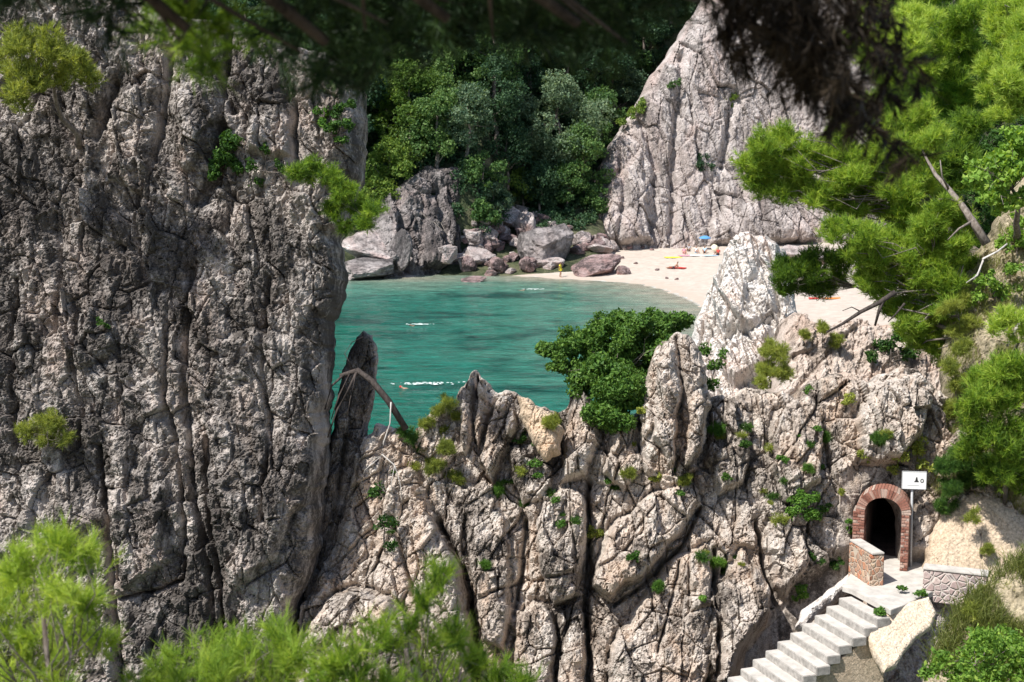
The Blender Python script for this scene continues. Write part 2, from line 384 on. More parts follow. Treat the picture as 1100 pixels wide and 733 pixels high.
M['pine_dry'] = leaf_mat('dry_brown_needles', (.018, .014, .010), (.038, .028, .019), (.08, .058, .036), .12)
M['shrub'] = leaf_mat('shrub_leaves', (.02, .06, .012), (.065, .15, .025), (.16, .28, .05), .35)
M['shrub_yellow'] = leaf_mat('yellow_green_leaves', (.12, .16, .035), (.29, .35, .065), (.48, .51, .12), .45)
M['fig'] = leaf_mat('fresh_green_leaves', (.06, .14, .022), (.20, .36, .055), (.40, .54, .11), .48)
M['plant'] = leaf_mat('bright_plant_leaves', (.03, .09, .015), (.09, .21, .03), (.20, .36, .06), .4)
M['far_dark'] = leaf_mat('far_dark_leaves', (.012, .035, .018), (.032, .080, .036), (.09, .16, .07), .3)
M['far_mid'] = leaf_mat('far_green_leaves', (.025, .07, .022), (.07, .15, .04), (.17, .27, .08), .35)
M['far_grey'] = leaf_mat('far_grey_green_leaves', (.03, .07, .042), (.09, .16, .09), (.23, .31, .18), .35)
M['far_lime'] = leaf_mat('far_bright_leaves', (.06, .12, .02), (.14, .23, .04), (.27, .36, .07), .4)
M['grass'] = leaf_mat('grass_blades', (.08, .11, .03), (.22, .26, .07), (.42, .40, .17), .4)
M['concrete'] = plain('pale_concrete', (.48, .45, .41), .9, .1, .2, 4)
M['riser'] = plain('grey_concrete', (.34, .32, .295), .95, .1, .35, 9)  # darker, more mottled concrete for the upright faces of the steps
M['white_paint'] = plain('white_paint', (.80, .80, .79), .5, .3, .03)
M['black_paint'] = plain('black_paint', (.03, .03, .03), .5)
M['grey_metal'] = plain('galvanised_pole', (.42, .43, .44), .4, .5, .1)

def brick_mat(name, c1, c2, mortar, scale, w=.5, h=.25, ms=.02, rough=.9, vec='Object', off=.5):
    m, nt, ns, ls = new_mat(name)
    g = nt.nodes.new('ShaderNodeAttribute'); g.attribute_name = 'uvw'
    b = N(nt, 'ShaderNodeTexBrick', Scale=scale); b.offset = off; b.inputs['Color1'].default_value = c1 + (1,); b.inputs['Color2'].default_value = c2 + (1,); b.inputs['Mortar'].default_value = mortar + (1,)
    b.inputs['Mortar Size'].default_value = ms; b.inputs['Brick Width'].default_value = w; b.inputs['Row Height'].default_value = h; ls.new(g.outputs['Vector'], b.inputs['Vector'])
    v = coords(nt); n = noise(nt, v, 7, 5, .7); c = mixc(nt, 1.0, b.outputs['Color'], ramp(nt, n, [(.25, .55), (.7, 1.3)]), 'MULTIPLY')
    c = mixc(nt, ramp(nt, noise(nt, v, 3, 4, .6), [(.55, 0), (.75, .45)]), c, (.42, .36, .31))
    inv = N(nt, 'ShaderNodeMath', operation='MULTIPLY_ADD'); ls.new(b.outputs['Fac'], inv.inputs[0]); inv.inputs[1].default_value = -1; ls.new(n, inv.inputs[2])
    finish(nt, c, rough, inv.outputs[0], .15, .7, .02); return m
M['brick'] = brick_mat('red_brick', (.30, .115, .08), (.42, .19, .14), (.42, .36, .32), 1.0, .24, .075, .012)
M['tunnel'] = brick_mat('tunnel_brick', (.16, .11, .09), (.2, .13, .1), (.2, .18, .16), 1.0, .24, .075, .012)
def rubble_mat(name, cols, mortar, scale):
    m, nt, ns, ls = new_mat(name); v = coords(nt)
    vo = N(nt, 'ShaderNodeTexVoronoi', Scale=scale); ls.new(v, vo.inputs['Vector'])
    ve = N(nt, 'ShaderNodeTexVoronoi', Scale=scale, feature='DISTANCE_TO_EDGE'); ls.new(v, ve.inputs['Vector'])
    sp = nt.nodes.new('ShaderNodeSeparateColor'); ls.new(vo.outputs['Color'], sp.inputs[0])
    c = ramp(nt, sp.outputs[0], [(i / (len(cols) - 1), k) for i, k in enumerate(cols)])
    n = noise(nt, v, 18, 5, .7); c = mixc(nt, 1.0, c, ramp(nt, n, [(.3, .7), (.7, 1.25)]), 'MULTIPLY')
    c = mixc(nt, ramp(nt, ve.outputs['Distance'], [(.03, 1), (.09, 0)]), c, mortar)
    finish(nt, c, .9, ramp(nt, ve.outputs['Distance'], [(.02, 0), (.15, 1)]), .15, .8, .03); return m
M['rubble_red'] = rubble_mat('red_rubble_stone', [(.40, .30, .22), (.46, .19, .11), (.52, .38, .26), (.34, .25, .2), (.50, .30, .2)], (.50, .42, .33), 6.5)
M['rubble_pink'] = rubble_mat('pink_rubble_stone', [(.36, .27, .25), (.46, .36, .33), (.30, .24, .24), (.50, .40, .36)], (.55, .49, .44), 6)

# ------------------------------------------------------------------ water, beach, hillside
shore = [(440, 298), (455, 292), (480, 290), (520, 292), (560, 297), (600, 299), (650, 302), (690, 305), (715, 311), (745, 323), (775, 340), (800, 360), (840, 385)]
SH = [tuple(on_level(x, y, 0)[:2]) for x, y in shore]
BEACH = SH + [(150, SH[-1][1]), (150, 270), (-16, 270), (SH[0][0] - 3, SH[0][1] + 4)]
xs = np.concatenate([np.linspace(-400, -45, 24), np.arange(-44, 44, .36), np.linspace(45, 400, 24)])
ys = np.concatenate([np.linspace(-60, 52, 10), np.arange(53, 176, .36), np.linspace(177, 420, 16)])
X, Y = np.meshgrid(xs, ys, indexing='ij'); sd = sdf_poly(BEACH, X.ravel(), Y.ravel())
idx = np.arange(X.size).reshape(X.shape)
quad = np.stack([idx[:-1, :-1].ravel(), idx[1:, :-1].ravel(), idx[1:, 1:].ravel(), idx[:-1, 1:].ravel()], 1)
P2 = np.stack([X.ravel(), Y.ravel(), 0 * X.ravel()], 1)
near = (np.abs(X.ravel()) < 44) & (Y.ravel() > 53) & (Y.ravel() < 176)
wz = near * (.09 * fbm(P2 * np.array([.25, .6, 1]), 3, 71) + .09 * fbm(P2 * np.array([.6, 1.1, 1]), 3, 75))
m, nt, ns, ls = new_mat('sea_water')
a = N(nt, 'ShaderNodeAttribute', attribute_name='shore'); v = coords(nt); vs = coords(nt, (.35, 1, 1))
wob = N(nt, 'ShaderNodeMath', operation='MULTIPLY_ADD'); ls.new(noise(nt, vs, .16, 5, .6, .3), wob.inputs[0]); wob.inputs[1].default_value = 16; ls.new(a.outputs['Fac'], wob.inputs[2])
sc_ = N(nt, 'ShaderNodeMath', operation='MULTIPLY_ADD'); ls.new(wob.outputs[0], sc_.inputs[0]); sc_.inputs[1].default_value = 1 / 60.; sc_.inputs[2].default_value = -8 / 60.
deep = ramp(nt, sc_.outputs[0], [(0.0, (.40, .38, .29)), (.08, (.27, .34, .26)), (.22, (.09, .27, .20)), (.42, (.028, .20, .15)), (.7, (.006, .135, .088)), (1, (.003, .105, .068))])
weed = ramp(nt, noise(nt, coords(nt, (.55, .9, 1)), .12, 6, .62, 1.0), [(.50, 0), (.64, 1)])
wm = N(nt, 'ShaderNodeMath', operation='MULTIPLY'); ls.new(weed, wm.inputs[0]); ls.new(ramp(nt, a.outputs['Fac'], [(0, 0), (1, 0)]), wm.inputs[1])
sh2 = N(nt, 'ShaderNodeMapRange'); sh2.inputs[1].default_value = 4; sh2.inputs[2].default_value = 14; ls.new(a.outputs['Fac'], sh2.inputs[0])
ls.new(sh2.outputs[0], wm.inputs[1])
k = N(nt, 'ShaderNodeMath', operation='MULTIPLY'); ls.new(wm.outputs[0], k.inputs[0]); k.inputs[1].default_value = .86
c = mixc(nt, k.outputs[0], deep, (.006, .060, .052))
c = mixc(nt, 1.0, c, ramp(nt, noise(nt, coords(nt, (.45, 1.3, 1)), .9, 5, .7, .5), [(.3, .36), (.7, 1.0)]), 'MULTIPLY')
fm = N(nt, 'ShaderNodeMath', operation='MULTIPLY_ADD'); ls.new(noise(nt, vs, .7, 5, .65), fm.inputs[0]); fm.inputs[1].default_value = 1.6; ls.new(a.outputs['Fac'], fm.inputs[2])
c = mixc(nt, ramp(nt, N(nt, 'ShaderNodeMath', operation='MULTIPLY_ADD').outputs[0], [(0, 0), (1, 0)]), c, (1, 1, 1))
foam = N(nt, 'ShaderNodeMapRange'); foam.inputs[1].default_value = 1.35; foam.inputs[2].default_value = .75; foam.inputs[3].default_value = 0; foam.inputs[4].default_value = .9; ls.new(fm.outputs[0], foam.inputs[0])
c = mixc(nt, foam.outputs[0], c, (.72, .72, .68))
rp = noise(nt, coords(nt, (.7, 1.5, 1)), 1.5, 4, .65, .4)
b = finish(nt, c, .12, rp, .32, .6, .6); b.inputs['IOR'].default_value = 1.33
M['water'] = m
wa = mesh_np('water', np.stack([X.ravel(), Y.ravel(), wz], 1), [quad], m, None, True, {'shore': -sd})
tag(wa, 'calm turquoise sea filling the small rocky cove', 'sea', kind='structure')

xs = np.arange(-22, 72, .4); ys = np.arange(92, 198, .4)
X, Y = np.meshgrid(xs, ys, indexing='ij'); x, y = X.ravel(), Y.ravel(); sd = sdf_poly(BEACH, x, y)
bz = np.where(sd < 0, .09 * sd, .075 * np.minimum(sd, 14) + .04 * np.clip(sd - 14, 0, 30)); bz = np.maximum(bz, -1.2)
Pb = np.stack([x, y, 0 * x], 1); bz = bz + sstep(1, 6, sd) * (.14 * fbm(Pb * .4, 4, 3) + .12 * fbm(Pb * 1.4, 2, 8)) + .02
idx = np.arange(X.size).reshape(X.shape); quad = np.stack([idx[:-1, :-1].ravel(), idx[1:, :-1].ravel(), idx[1:, 1:].ravel(), idx[:-1, 1:].ravel()], 1)
m, nt, ns, ls = new_mat('beach_sand'); a = N(nt, 'ShaderNodeAttribute', attribute_name='inland'); v = coords(nt)
mr = N(nt, 'ShaderNodeMapRange'); mr.inputs[1].default_value = .3; mr.inputs[2].default_value = 4.5
ww = N(nt, 'ShaderNodeMath', operation='MULTIPLY_ADD'); ls.new(noise(nt, v, .25, 4), ww.inputs[0]); ww.inputs[1].default_value = 3; ls.new(a.outputs['Fac'], ww.inputs[2]); ls.new(ww.outputs[0], mr.inputs[0])
n = noise(nt, v, 1.2, 6, .7)
c = mixc(nt, mr.outputs[0], (.44, .36, .29), mixc(nt, ramp(nt, n, [(.35, 0), (.65, 1)]), (.42, .355, .30), (.52, .46, .395)))
finish(nt, c, .95, n, .1, .5, .1); M['sand'] = m
be = mesh_np('beach', np.stack([x, y, bz], 1), [quad], m, None, True, {'inland': sd})
tag(be, 'pale sandy beach at the head of the cove', 'beach', kind='structure'); SURF.append(be)
def beach_z(px, py):
    p, n_ = hit(px, py, [be]); return p

def hz(x, y):
    x, y = np.asarray(x, float), np.asarray(y, float)
    y0 = 183 + 20 * sstep(9, 18, x) + 10 * sstep(18, 46, x)
    g = 6 + np.clip(y - y0, -1, 999) * (.86 + .004 * np.abs(x - 3)) + .02 * np.minimum((x - 3) ** 2, 900) * sstep(0, 18, y - y0)
    g = np.where(y > y0 - 1, g, -2)
    tal = np.where(y > 162, np.minimum(.2 + .33 * (y - 164.5), 6.5), -2) * sstep(14, 11, x) * sstep(-12, -8, x) - 2 * (1 - sstep(14, 11, x) * sstep(-12, -8, x))
    sp = 10.0 + np.clip(y - 170, 0, 999) * .70; w = sstep(0, -6, x - .25 * (y - 170)) * sstep(167.5, 171, y)
    h = np.maximum(np.maximum(g, tal), sp * w - 2 * (1 - w))
    return h + 1.2 * fbm(np.stack([x.ravel(), y.ravel(), 0 * x.ravel()], 1) * .07, 3, 41).reshape(x.shape) * sstep(170, 190, y)
xs = np.arange(-150, 150, 1.6); ys = np.arange(158, 330, 1.5); X, Y = np.meshgrid(xs, ys, indexing='ij')
idx = np.arange(X.size).reshape(X.shape); quad = np.stack([idx[:-1, :-1].ravel(), idx[1:, :-1].ravel(), idx[1:, 1:].ravel(), idx[:-1, 1:].ravel()], 1)
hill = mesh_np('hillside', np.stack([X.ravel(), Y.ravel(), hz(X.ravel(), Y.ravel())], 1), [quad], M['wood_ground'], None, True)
tag(hill, 'steep wooded hillside rising behind the cove', 'hillside', kind='structure')

xs = np.arange(-60, 61, 1.5); ys = np.arange(-40, 34, 1.0); X, Y = np.meshgrid(xs, ys, indexing='ij')
gz = np.interp(Y.ravel(), [-40, -6, 0, 3, 8, 20, 30], [18, 14.2, 13.7, 12.4, 8.2, 2.2, -2.5]) + .3 * fbm(np.stack([X.ravel(), Y.ravel(), 0 * X.ravel()], 1) * .3, 3, 5)
idx = np.arange(X.size).reshape(X.shape); quad = np.stack([idx[:-1, :-1].ravel(), idx[1:, :-1].ravel(), idx[1:, 1:].ravel(), idx[:-1, 1:].ravel()], 1)
gr = mesh_np('ground', np.stack([X.ravel(), Y.ravel(), gz], 1), [quad], M['earth'], None, True); tag(gr, 'sloping ground under the viewpoint', 'ground', kind='structure')
def ground_z(x, y): return float(np.interp(y, [-40, -6, 0, 3, 8, 20, 30], [18, 14.2, 13.7, 12.4, 8.2, 2.2, -2.5]))

# ------------------------------------------------------------------ cliffs near and far
LC = Plane(200, 400, 36.5, 10, -4)
left_outline = [(-150, -60), (60, -60), (110, -20), (200, 20), (250, 25), (300, 45), (345, 55), (372, 75), (388, 95), (389, 150), (382, 200), (370, 232), (362, 258), (368, 285), (364, 315), (353, 345), (351, 420), (347, 470), (344, 530), (338, 590), (322, 640), (300, 700), (300, 860), (-150, 860)]
cr = [([(205, 290), (200, 360), (199, 430), (206, 520), (222, 600), (232, 690)], .5, .11), ([(180, 350), (178, 430), (192, 500), (199, 560), (196, 600)], .45, .09), ([(108, 480), (116, 590), (126, 690), (130, 760)], .45, .09),
      ([(128, 645), (160, 637), (195, 624), (200, 600)], .5, .06), ([(85, 330), (80, 400), (88, 450), (85, 480)], .3, .08), ([(122, 90), (112, 120), (104, 148)], .7, .16), ([(182, 60), (176, 110), (168, 170)], .6, .11), ([(246, 40), (240, 90), (250, 120)], .5, .12),
      ([(150, 180), (145, 240), (155, 300)], .35, .1), ([(60, 230), (66, 300), (60, 360)], .3, .1), ([(290, 300), (282, 380), (290, 470), (284, 560)], .25, .08), ([(220, 470), (226, 560), (238, 640), (238, 700)], .4, .09),
      ([(18, 300), (14, 420), (22, 520)], .3, .1), ([(318, 110), (316, 150), (322, 190)], .6, .12), ([(240, 140), (235, 180), (215, 215)], .6, .2), ([(250, 210), (240, 250)], .3, .12)]
bl = [([(266, 120), (282, 102), (300, 98), (316, 115), (315, 168), (296, 172), (268, 165)], .9, .5), ([(30, 470), (100, 455), (108, 560), (60, 600), (25, 560)], .35, .4), ([(128, 420), (170, 400), (178, 480), (186, 600), (130, 640), (118, 540)], .5, .35), ([(205, 380), (265, 350), (330, 360), (340, 520), (300, 600), (250, 640), (228, 560)], .55, .5),
      ([(120, 110), (170, 70), (172, 140), (150, 210), (118, 190)], .5, .4), ([(190, 70), (240, 60), (236, 150), (200, 190), (184, 150)], .45, .4), ([(60, 300), (125, 280), (130, 380), (80, 400)], .35, .4)]
lc = rockmass('cliff', LC, left_outline, .03, M['cliff'], .9, .7, 7, [(p_, h_ * .5, w_) for p_, h_, w_ in bl], [(p_, d_ * .75, w_ * .7) for p_, d_, w_ in cr], amp=.85, bsize=1.4, aniso=1.9, dip=6, seed=2, jag=.16, big=.24, fine=1.3, lumps=.4, flute=.05, warp=.35, crackw=.1, mid=1.05, facet=1.4)
tag(lc, 'tall dark grey weathered cliff filling the near side of the cove', 'cliff', kind='structure')

PL = Plane(360, 520, 37.8, 8, 8)
pil = rockmass('rock_pillar', PL, [(384, 362), (390, 356), (400, 360), (406, 375), (405, 410), (400, 440), (394, 470), (392, 510), (385, 550), (372, 595), (350, 640), (326, 672), (316, 740), (300, 740), (310, 660), (326, 620), (338, 580), (346, 530), (354, 480), (361, 440), (366, 410), (374, 380)], .028, M['pillar'], .5, .32, 1.2, [], [([(372, 470), (362, 540), (340, 610)], .25, .07)], amp=.75, bsize=.9, aniso=3, dip=-14, seed=14, jag=.06, facet=1.8, warp=.25, crackw=.08, mid=1.3, big=.6, fine=1.2)
tag(pil, 'leaning dark rock pillar standing against the edge of the tall cliff', 'rock pillar')

RD = Plane(640, 590, 36.3, 20, -4)
crest = [(310, 860), (316, 690), (330, 640), (355, 590), (372, 540), (388, 470), (405, 456), (430, 458), (442, 470), (455, 452), (470, 438), (488, 432), (497, 412), (506, 399), (512, 398), (518, 406), (527, 414), (535, 424), (543, 418), (553, 421), (566, 430), (578, 436), (592, 442), (606, 440), (612, 426), (622, 414), (632, 416), (642, 440), (655, 455), (684, 445), (700, 440), (750, 445), (765, 425), (785, 424), (800, 415), (830, 420), (850, 424), (870, 412), (890, 402), (905, 404), (925, 410), (945, 402), (965, 396), (985, 396), (1005, 418), (1040, 440), (1090, 470), (1200, 480), (1200, 860)]
blk = [([(497, 500), (492, 440), (500, 412), (508, 396), (512, 396), (511, 440), (506, 480)], .55, .3), ([(513, 396), (520, 404), (526, 425), (522, 460), (512, 500), (510, 450)], .6, .3), ([(512, 500), (520, 465), (536, 426), (552, 426), (557, 450), (548, 480), (530, 522)], .8, .4), ([(390, 640), (408, 545), (425, 505), (445, 500), (470, 555), (498, 610), (508, 680), (512, 800), (420, 800), (400, 690)], .95, .6), ([(318, 800), (326, 680), (350, 645), (380, 630), (425, 640), (452, 672), (470, 800)], 1.7, .9), ([(497, 515), (528, 522), (545, 560), (550, 640), (542, 700), (520, 690), (503, 600)], .7, .4),
       ([(548, 440), (575, 440), (600, 470), (590, 540), (560, 545), (545, 490)], .45, .4), ([(575, 565), (585, 530), (612, 522), (628, 532), (632, 575), (622, 640), (594, 652), (578, 612)], 1.0, .45), ([(556, 665), (572, 642), (592, 652), (600, 690), (590, 800), (540, 800)], .95, .5), ([(600, 660), (625, 640), (632, 690), (628, 800), (598, 800)], .8, .4), ([(640, 600), (660, 560), (700, 530), (745, 508), (753, 540), (732, 580), (690, 622), (655, 645), (632, 632)], 1.1, .55), ([(692, 640), (720, 592), (757, 586), (772, 640), (768, 700), (742, 800), (640, 800), (656, 692)], 1.2, .7), ([(766, 625), (798, 590), (828, 630), (834, 690), (800, 800), (758, 800)], 1.15, .6),
       ([(692, 480), (690, 430), (695, 395), (708, 368), (728, 358), (745, 370), (758, 398), (762, 440), (752, 480), (736, 522), (702, 512)], 1.7, .9), ([(604, 485), (611, 430), (625, 410), (641, 430), (645, 475), (632, 515), (602, 520)], .8, .45), ([(762, 432), (798, 420), (812, 450), (800, 520), (772, 532), (757, 492)], .6, .4), ([(830, 440), (868, 420), (888, 440), (880, 520), (842, 542), (822, 500)], .6, .45), ([(915, 452), (938, 412), (985, 398), (1003, 422), (990, 470), (962, 500), (922, 500)], .9, .6), ([(655, 470), (680, 440), (692, 500), (670, 530), (650, 510)], .5, .35), ([(822, 560), (850, 545), (870, 600), (850, 650), (830, 630)], .5, .35)]
rc = [([(470, 560), (500, 615), (512, 700), (512, 760)], .8, .12), ([(632, 520), (632, 600), (630, 660), (634, 760)], .9, .12), ([(752, 545), (735, 585), (692, 628), (660, 650)], .6, .08), ([(768, 590), (768, 650), (772, 700), (765, 740)], .6, .08), ([(812, 560), (822, 610), (840, 660), (842, 690)], .6, .08), ([(511, 398), (511, 425)], .6, .05), ([(420, 555), (436, 600), (448, 640)], .5, .07), ([(565, 560), (560, 620), (552, 660)], .5, .1), ([(705, 700), (722, 640), (730, 605)], .35, .06)]
arch_hole = [(925, 628), (925, 552), (928, 540), (936, 530), (947, 526), (958, 529), (967, 538), (971, 552), (971, 628)]
pads = [([(905, 640), (905, 520), (930, 502), (968, 506), (990, 540), (990, 640)], -.15, .35), ([(850, 640), (905, 600), (1000, 600), (1010, 660), (940, 760), (770, 800), (800, 700)], -.75, .4)]
blk = [(p_, h_ * (.8 if i_ == 4 else .2 if i_ == 13 else .78), w_ * .7) for i_, (p_, h_, w_) in enumerate(blk)]
rg = rockmass('rocky_ridge', RD, crest, .026, M['ridge'], .8, .5, 4.0, blk, [(p_, d_ * .85, w_ * .6) for p_, d_, w_ in rc], pads, [arch_hole], amp=.8, bsize=1.2, aniso=1.9, dip=(-26, 28), seed=5, jag=.14, fine=1.3, lumps=.35, big=1.1, groove=.2, flute=.05, facet=2.1, warp=.22, crackw=.07, mid=1.5, soft=.8)
tag(rg, 'jagged pale limestone ridge with deep diagonal cracks in front of the water', 'rocky ridge', kind='structure')

WR = Plane(795, 340, 54, 30, -18)
wr = rockmass('white_outcrop', WR, [(700, 560), (728, 430), (738, 390), (745, 350), (756, 322), (768, 300), (778, 274), (786, 260), (797, 252), (812, 254), (828, 257), (842, 268), (850, 300), (856, 335), (862, 370), (885, 420), (900, 560)], .04, M['white'], 1.4, 1.1, 2.5, [([(764, 330), (788, 262), (830, 266), (836, 330), (812, 355), (778, 362)], .5, .7), ([(770, 390), (800, 340), (830, 350), (825, 400), (790, 420)], .7, .6)], [([(765, 300), (755, 340), (748, 380)], .3, .06), ([(825, 265), (836, 320), (838, 360)], .25, .06), ([(780, 275), (770, 330), (760, 370)], .2, .05)], amp=.85, bsize=1.5, aniso=2.6, dip=24, seed=21, jag=.14, big=1.0, facet=2.1, fine=1.2, warp=.22, crackw=.08, mid=1.4, lumps=.3)
tag(wr, 'tall bright white rock outcrop rising behind the mid ridge beside the beach', 'rock outcrop')
PS = Plane(900, 390, 50, 42, 12)
ps = rockmass('slope', PS, [(815, 560), (830, 420), (840, 345), (850, 338), (866, 346), (884, 354), (905, 350), (925, 347), (950, 352), (985, 345), (1100, 330), (1150, 560)], .06, M['pink'], 1.2, 1.2, 3, [], [], amp=.6, bsize=1.5, aniso=2.5, dip=-30, seed=24, jag=.2, big=1.0, facet=1.9, fine=1.3, warp=.25, crackw=.08, mid=1.4)
tag(ps, 'pinkish eroded earth slope between the white outcrop and the pines', 'slope', kind='structure')

BK = Plane(760, 200, 187, 12, 6)
bk = rockmass('cliff', BK, [(570, 300), (600, 268), (612, 245), (622, 225), (636, 200), (650, 165), (664, 140), (684, 110), (697, 90), (717, 55), (731, 34), (750, 10), (790, -60), (1250, -100), (1250, 320), (590, 320)], .11, M['far'], 5, 4, 14, [([(640, 262), (650, 200), (690, 160), (700, 260)], 1.5, 2), ([(760, 265), (770, 180), (830, 190), (880, 265)], 1.8, 2)], [([(735, 60), (725, 140), (722, 250)], 1.2, .5), ([(690, 120), (705, 180), (700, 250)], .9, .5), ([(790, 100), (775, 180), (770, 262)], 1.0, .5), ([(668, 160), (668, 220), (660, 262)], .8, .4)], amp=.6, bsize=5.5, aniso=2.6, dip=14, seed=33, jag=.7, big=.45, flute=.03, fine=.9, facet=1.8, warp=.3, crackw=.08, mid=1.2)
tag(bk, 'sunlit pinkish cliff rising at the back of the beach', 'cliff', kind='structure')
MC = Plane(455, 240, 167, 18, 30)
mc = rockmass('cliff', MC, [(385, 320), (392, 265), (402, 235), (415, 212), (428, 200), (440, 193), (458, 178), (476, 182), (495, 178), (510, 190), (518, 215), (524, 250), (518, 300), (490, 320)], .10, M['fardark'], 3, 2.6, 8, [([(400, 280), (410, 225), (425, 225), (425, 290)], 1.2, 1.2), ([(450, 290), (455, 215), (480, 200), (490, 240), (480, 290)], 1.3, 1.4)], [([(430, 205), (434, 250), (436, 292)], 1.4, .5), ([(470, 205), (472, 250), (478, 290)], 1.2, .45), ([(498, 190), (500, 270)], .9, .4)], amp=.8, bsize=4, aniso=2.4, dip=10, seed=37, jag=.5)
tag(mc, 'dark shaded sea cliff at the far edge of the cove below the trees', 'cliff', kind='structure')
RH = Plane(1000, 200, 74, 40, -20)
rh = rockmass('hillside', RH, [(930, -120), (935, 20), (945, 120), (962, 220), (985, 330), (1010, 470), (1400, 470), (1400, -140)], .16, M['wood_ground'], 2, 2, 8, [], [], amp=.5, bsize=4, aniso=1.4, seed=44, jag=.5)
tag(rh, 'wooded slope rising behind the pines on the near side of the beach', 'hillside', kind='structure')
RB = Plane(1060, 430, 37.3, 36, -20)
rb = rockmass('bank', RB, [(1000, 548), (992, 530), (1000, 500), (1008, 440), (1012, 380), (1022, 320), (1045, 275), (1075, 225), (1100, 180), (1160, 120), (1400, 60), (1400, 640), (1160, 590), (1060, 548)], .05, M['earth'], 1.2, 1, 4, [], [], amp=.45, bsize=1.3, aniso=1.6, dip=10, seed=46, jag=.15)
tag(rb, 'dry grassy earth bank climbing above the arched tunnel', 'bank', kind='structure')
SB = Plane(1045, 580, 35.35, 30, -14)
sb = rockmass('sandy_bank', SB, [(990, 625), (994, 580), (1006, 552), (1022, 532), (1045, 528), (1075, 535), (1110, 560), (1150, 660), (1000, 660)], .03, M['sandsoil'], .7, .5, 1.5, [], [], amp=.13, big=.3, flute=.05, lumps=2, bsize=.9, aniso=1.6, seed=48, jag=.08)
tag(sb, 'bare sandy bank eroded beside the tunnel mouth', 'bank', kind='structure')
NB = Plane(1060, 680, 25, 38, -22)
nb = rockmass('grassy_bank', NB, [(970, 900), (985, 740), (1003, 690), (1030, 650), (1070, 615), (1130, 580), (1300, 560), (1300, 900)], .05, M['earth'], .8, .7, 3, [], [], amp=.3, bsize=1, aniso=1.3, seed=49, jag=.1)
tag(nb, 'grassy bank in the near corner below the sandy slope', 'bank', kind='structure')

OC = Plane(580, 455, 36.45, 26, -4)
oc = rockmass('ochre_rock', OC, [(554, 424), (566, 428), (580, 438), (597, 446), (606, 462), (602, 486), (586, 496), (572, 474), (560, 450)], .024, M['soil'], .5, .35, .6, amp=.5, bsize=.6, aniso=1.5, dip=-20, seed=66, jag=.08)
tag(oc, 'crumbling ochre rock on the ridge crest right of the twin pinnacles', 'rock')

RBP = Plane(722, 440, 36.35, 14, -6)
rbd = rockmass('boulder', RBP, [(688, 500), (688, 450), (692, 415), (699, 385), (710, 366), (724, 358), (738, 360), (750, 370), (758, 392), (763, 430), (760, 470), (748, 500), (735, 528), (712, 525), (698, 512)], .024, M['ridge'], .7, .5, 1.4, [([(700, 470), (704, 390), (722, 364), (732, 420), (722, 500)], .4, .25), ([(736, 500), (738, 420), (752, 385), (760, 440), (752, 490)], .3, .25)], [([(728, 362), (734, 420), (726, 510)], .35, .06)], amp=.85, bsize=1.15, aniso=1.6, dip=24, seed=85, jag=.13, big=.9, facet=1.6, fine=1.3, warp=.25, crackw=.08, mid=1.3)
tag(rbd, 'tall rounded grey boulder standing on the ridge right of the dense dark bush', 'boulder')
bpy.context.view_layer.update()
def settle(root):
    """move the root's children, built in world coordinates, into the root's own frame."""
    T = Matrix.Translation(-Vector(root.location)); seen = set()
    def go(o):
        for ch in o.children:
            if ch.data and ch.data.name not in seen: ch.data.transform(T); seen.add(ch.data.name)
            go(ch)
    go(root); return root
def recenter(o, p):
    o.data.transform(Matrix.Translation(-Vector(p))); o.location = p; return o
def tint_attr(o, fn):
    me = o.data; a = me.attributes.new('tint', 'FLOAT', 'FACE')
    for i in range(len(me.polygons)): a.data[i].value = fn(i)

# ------------------------------------------------------------------ tunnel arch of brick
m, nt, ns, ls = new_mat('brick_pieces'); a = N(nt, 'ShaderNodeAttribute', attribute_name='tint'); v = coords(nt); n = noise(nt, v, 22, 5, .7)
c = ramp(nt, a.outputs['Fac'], [(0, (.20, .085, .06)), (.45, (.32, .15, .11)), (.75, (.40, .235, .18)), (1, (.46, .36, .30))])
c = mixc(nt, 1.0, c, ramp(nt, n, [(.28, .55), (.7, 1.3)]), 'MULTIPLY'); finish(nt, c, .9, n, .15, .7, .01); M['bricks'] = m
M['mortar'] = plain('lime_mortar', (.34, .28, .24), .95, .1, .2, 20)
zl = at(975, 610, 35.75)[2]
yaw = R(-19); EX = np.array([math.cos(yaw), math.sin(yaw), 0]); NO = np.array([math.sin(yaw), -math.cos(yaw), 0]); UP = np.array([0, 0, 1.0])
C0 = on_level(966.5, 612, zl) - EX * .46
HW, JH, RI = .46, 1.48, .40        # half width, jamb height, rise of the arch
def ap(x, z, d): return C0 + EX * x + UP * z + NO * d
def inner(t): return (-HW * math.cos(t), JH + RI * math.sin(t))
arch = empty('tunnel_arch', tuple(ap(0, 0, 0)))
tag(arch, 'round-topped red brick archway framing a dark tunnel through the rock', 'archway')
g = random.Random(3); mb = MB(); mo = MB(); tl = MB()
def brick(x0, x1, z0, z1, d0, d1): mb.box(ap((x0 + x1) / 2, (z0 + z1) / 2, (d0 + d1) / 2), EX * (x1 - x0) / 2, UP * (z1 - z0) / 2, NO * (d1 - d0) / 2)
for side in (-1, 1):
    wd = .30 if side < 0 else .20; z = 0; k = 0
    while z < JH - .02:
        h = min(.078, JH - z); f = g.uniform(-.012, .012)
        cut = [0, wd * (.62 if k % 2 else .38), wd]
        for q0, q1 in zip(cut[:-1], cut[1:]):
            x0, x1 = side * (HW + q0 + .004), side * (HW + q1 - .006); brick(min(x0, x1), max(x0, x1), z + .005, z + h - .006, -.5, .10 + f + g.uniform(-.008, .008))
        z += h; k += 1
    mo.box(ap(side * (HW + wd / 2 + .006), JH / 2, -.21), EX * (wd / 2 - .012), UP * JH / 2, NO * .288)
nv = 26
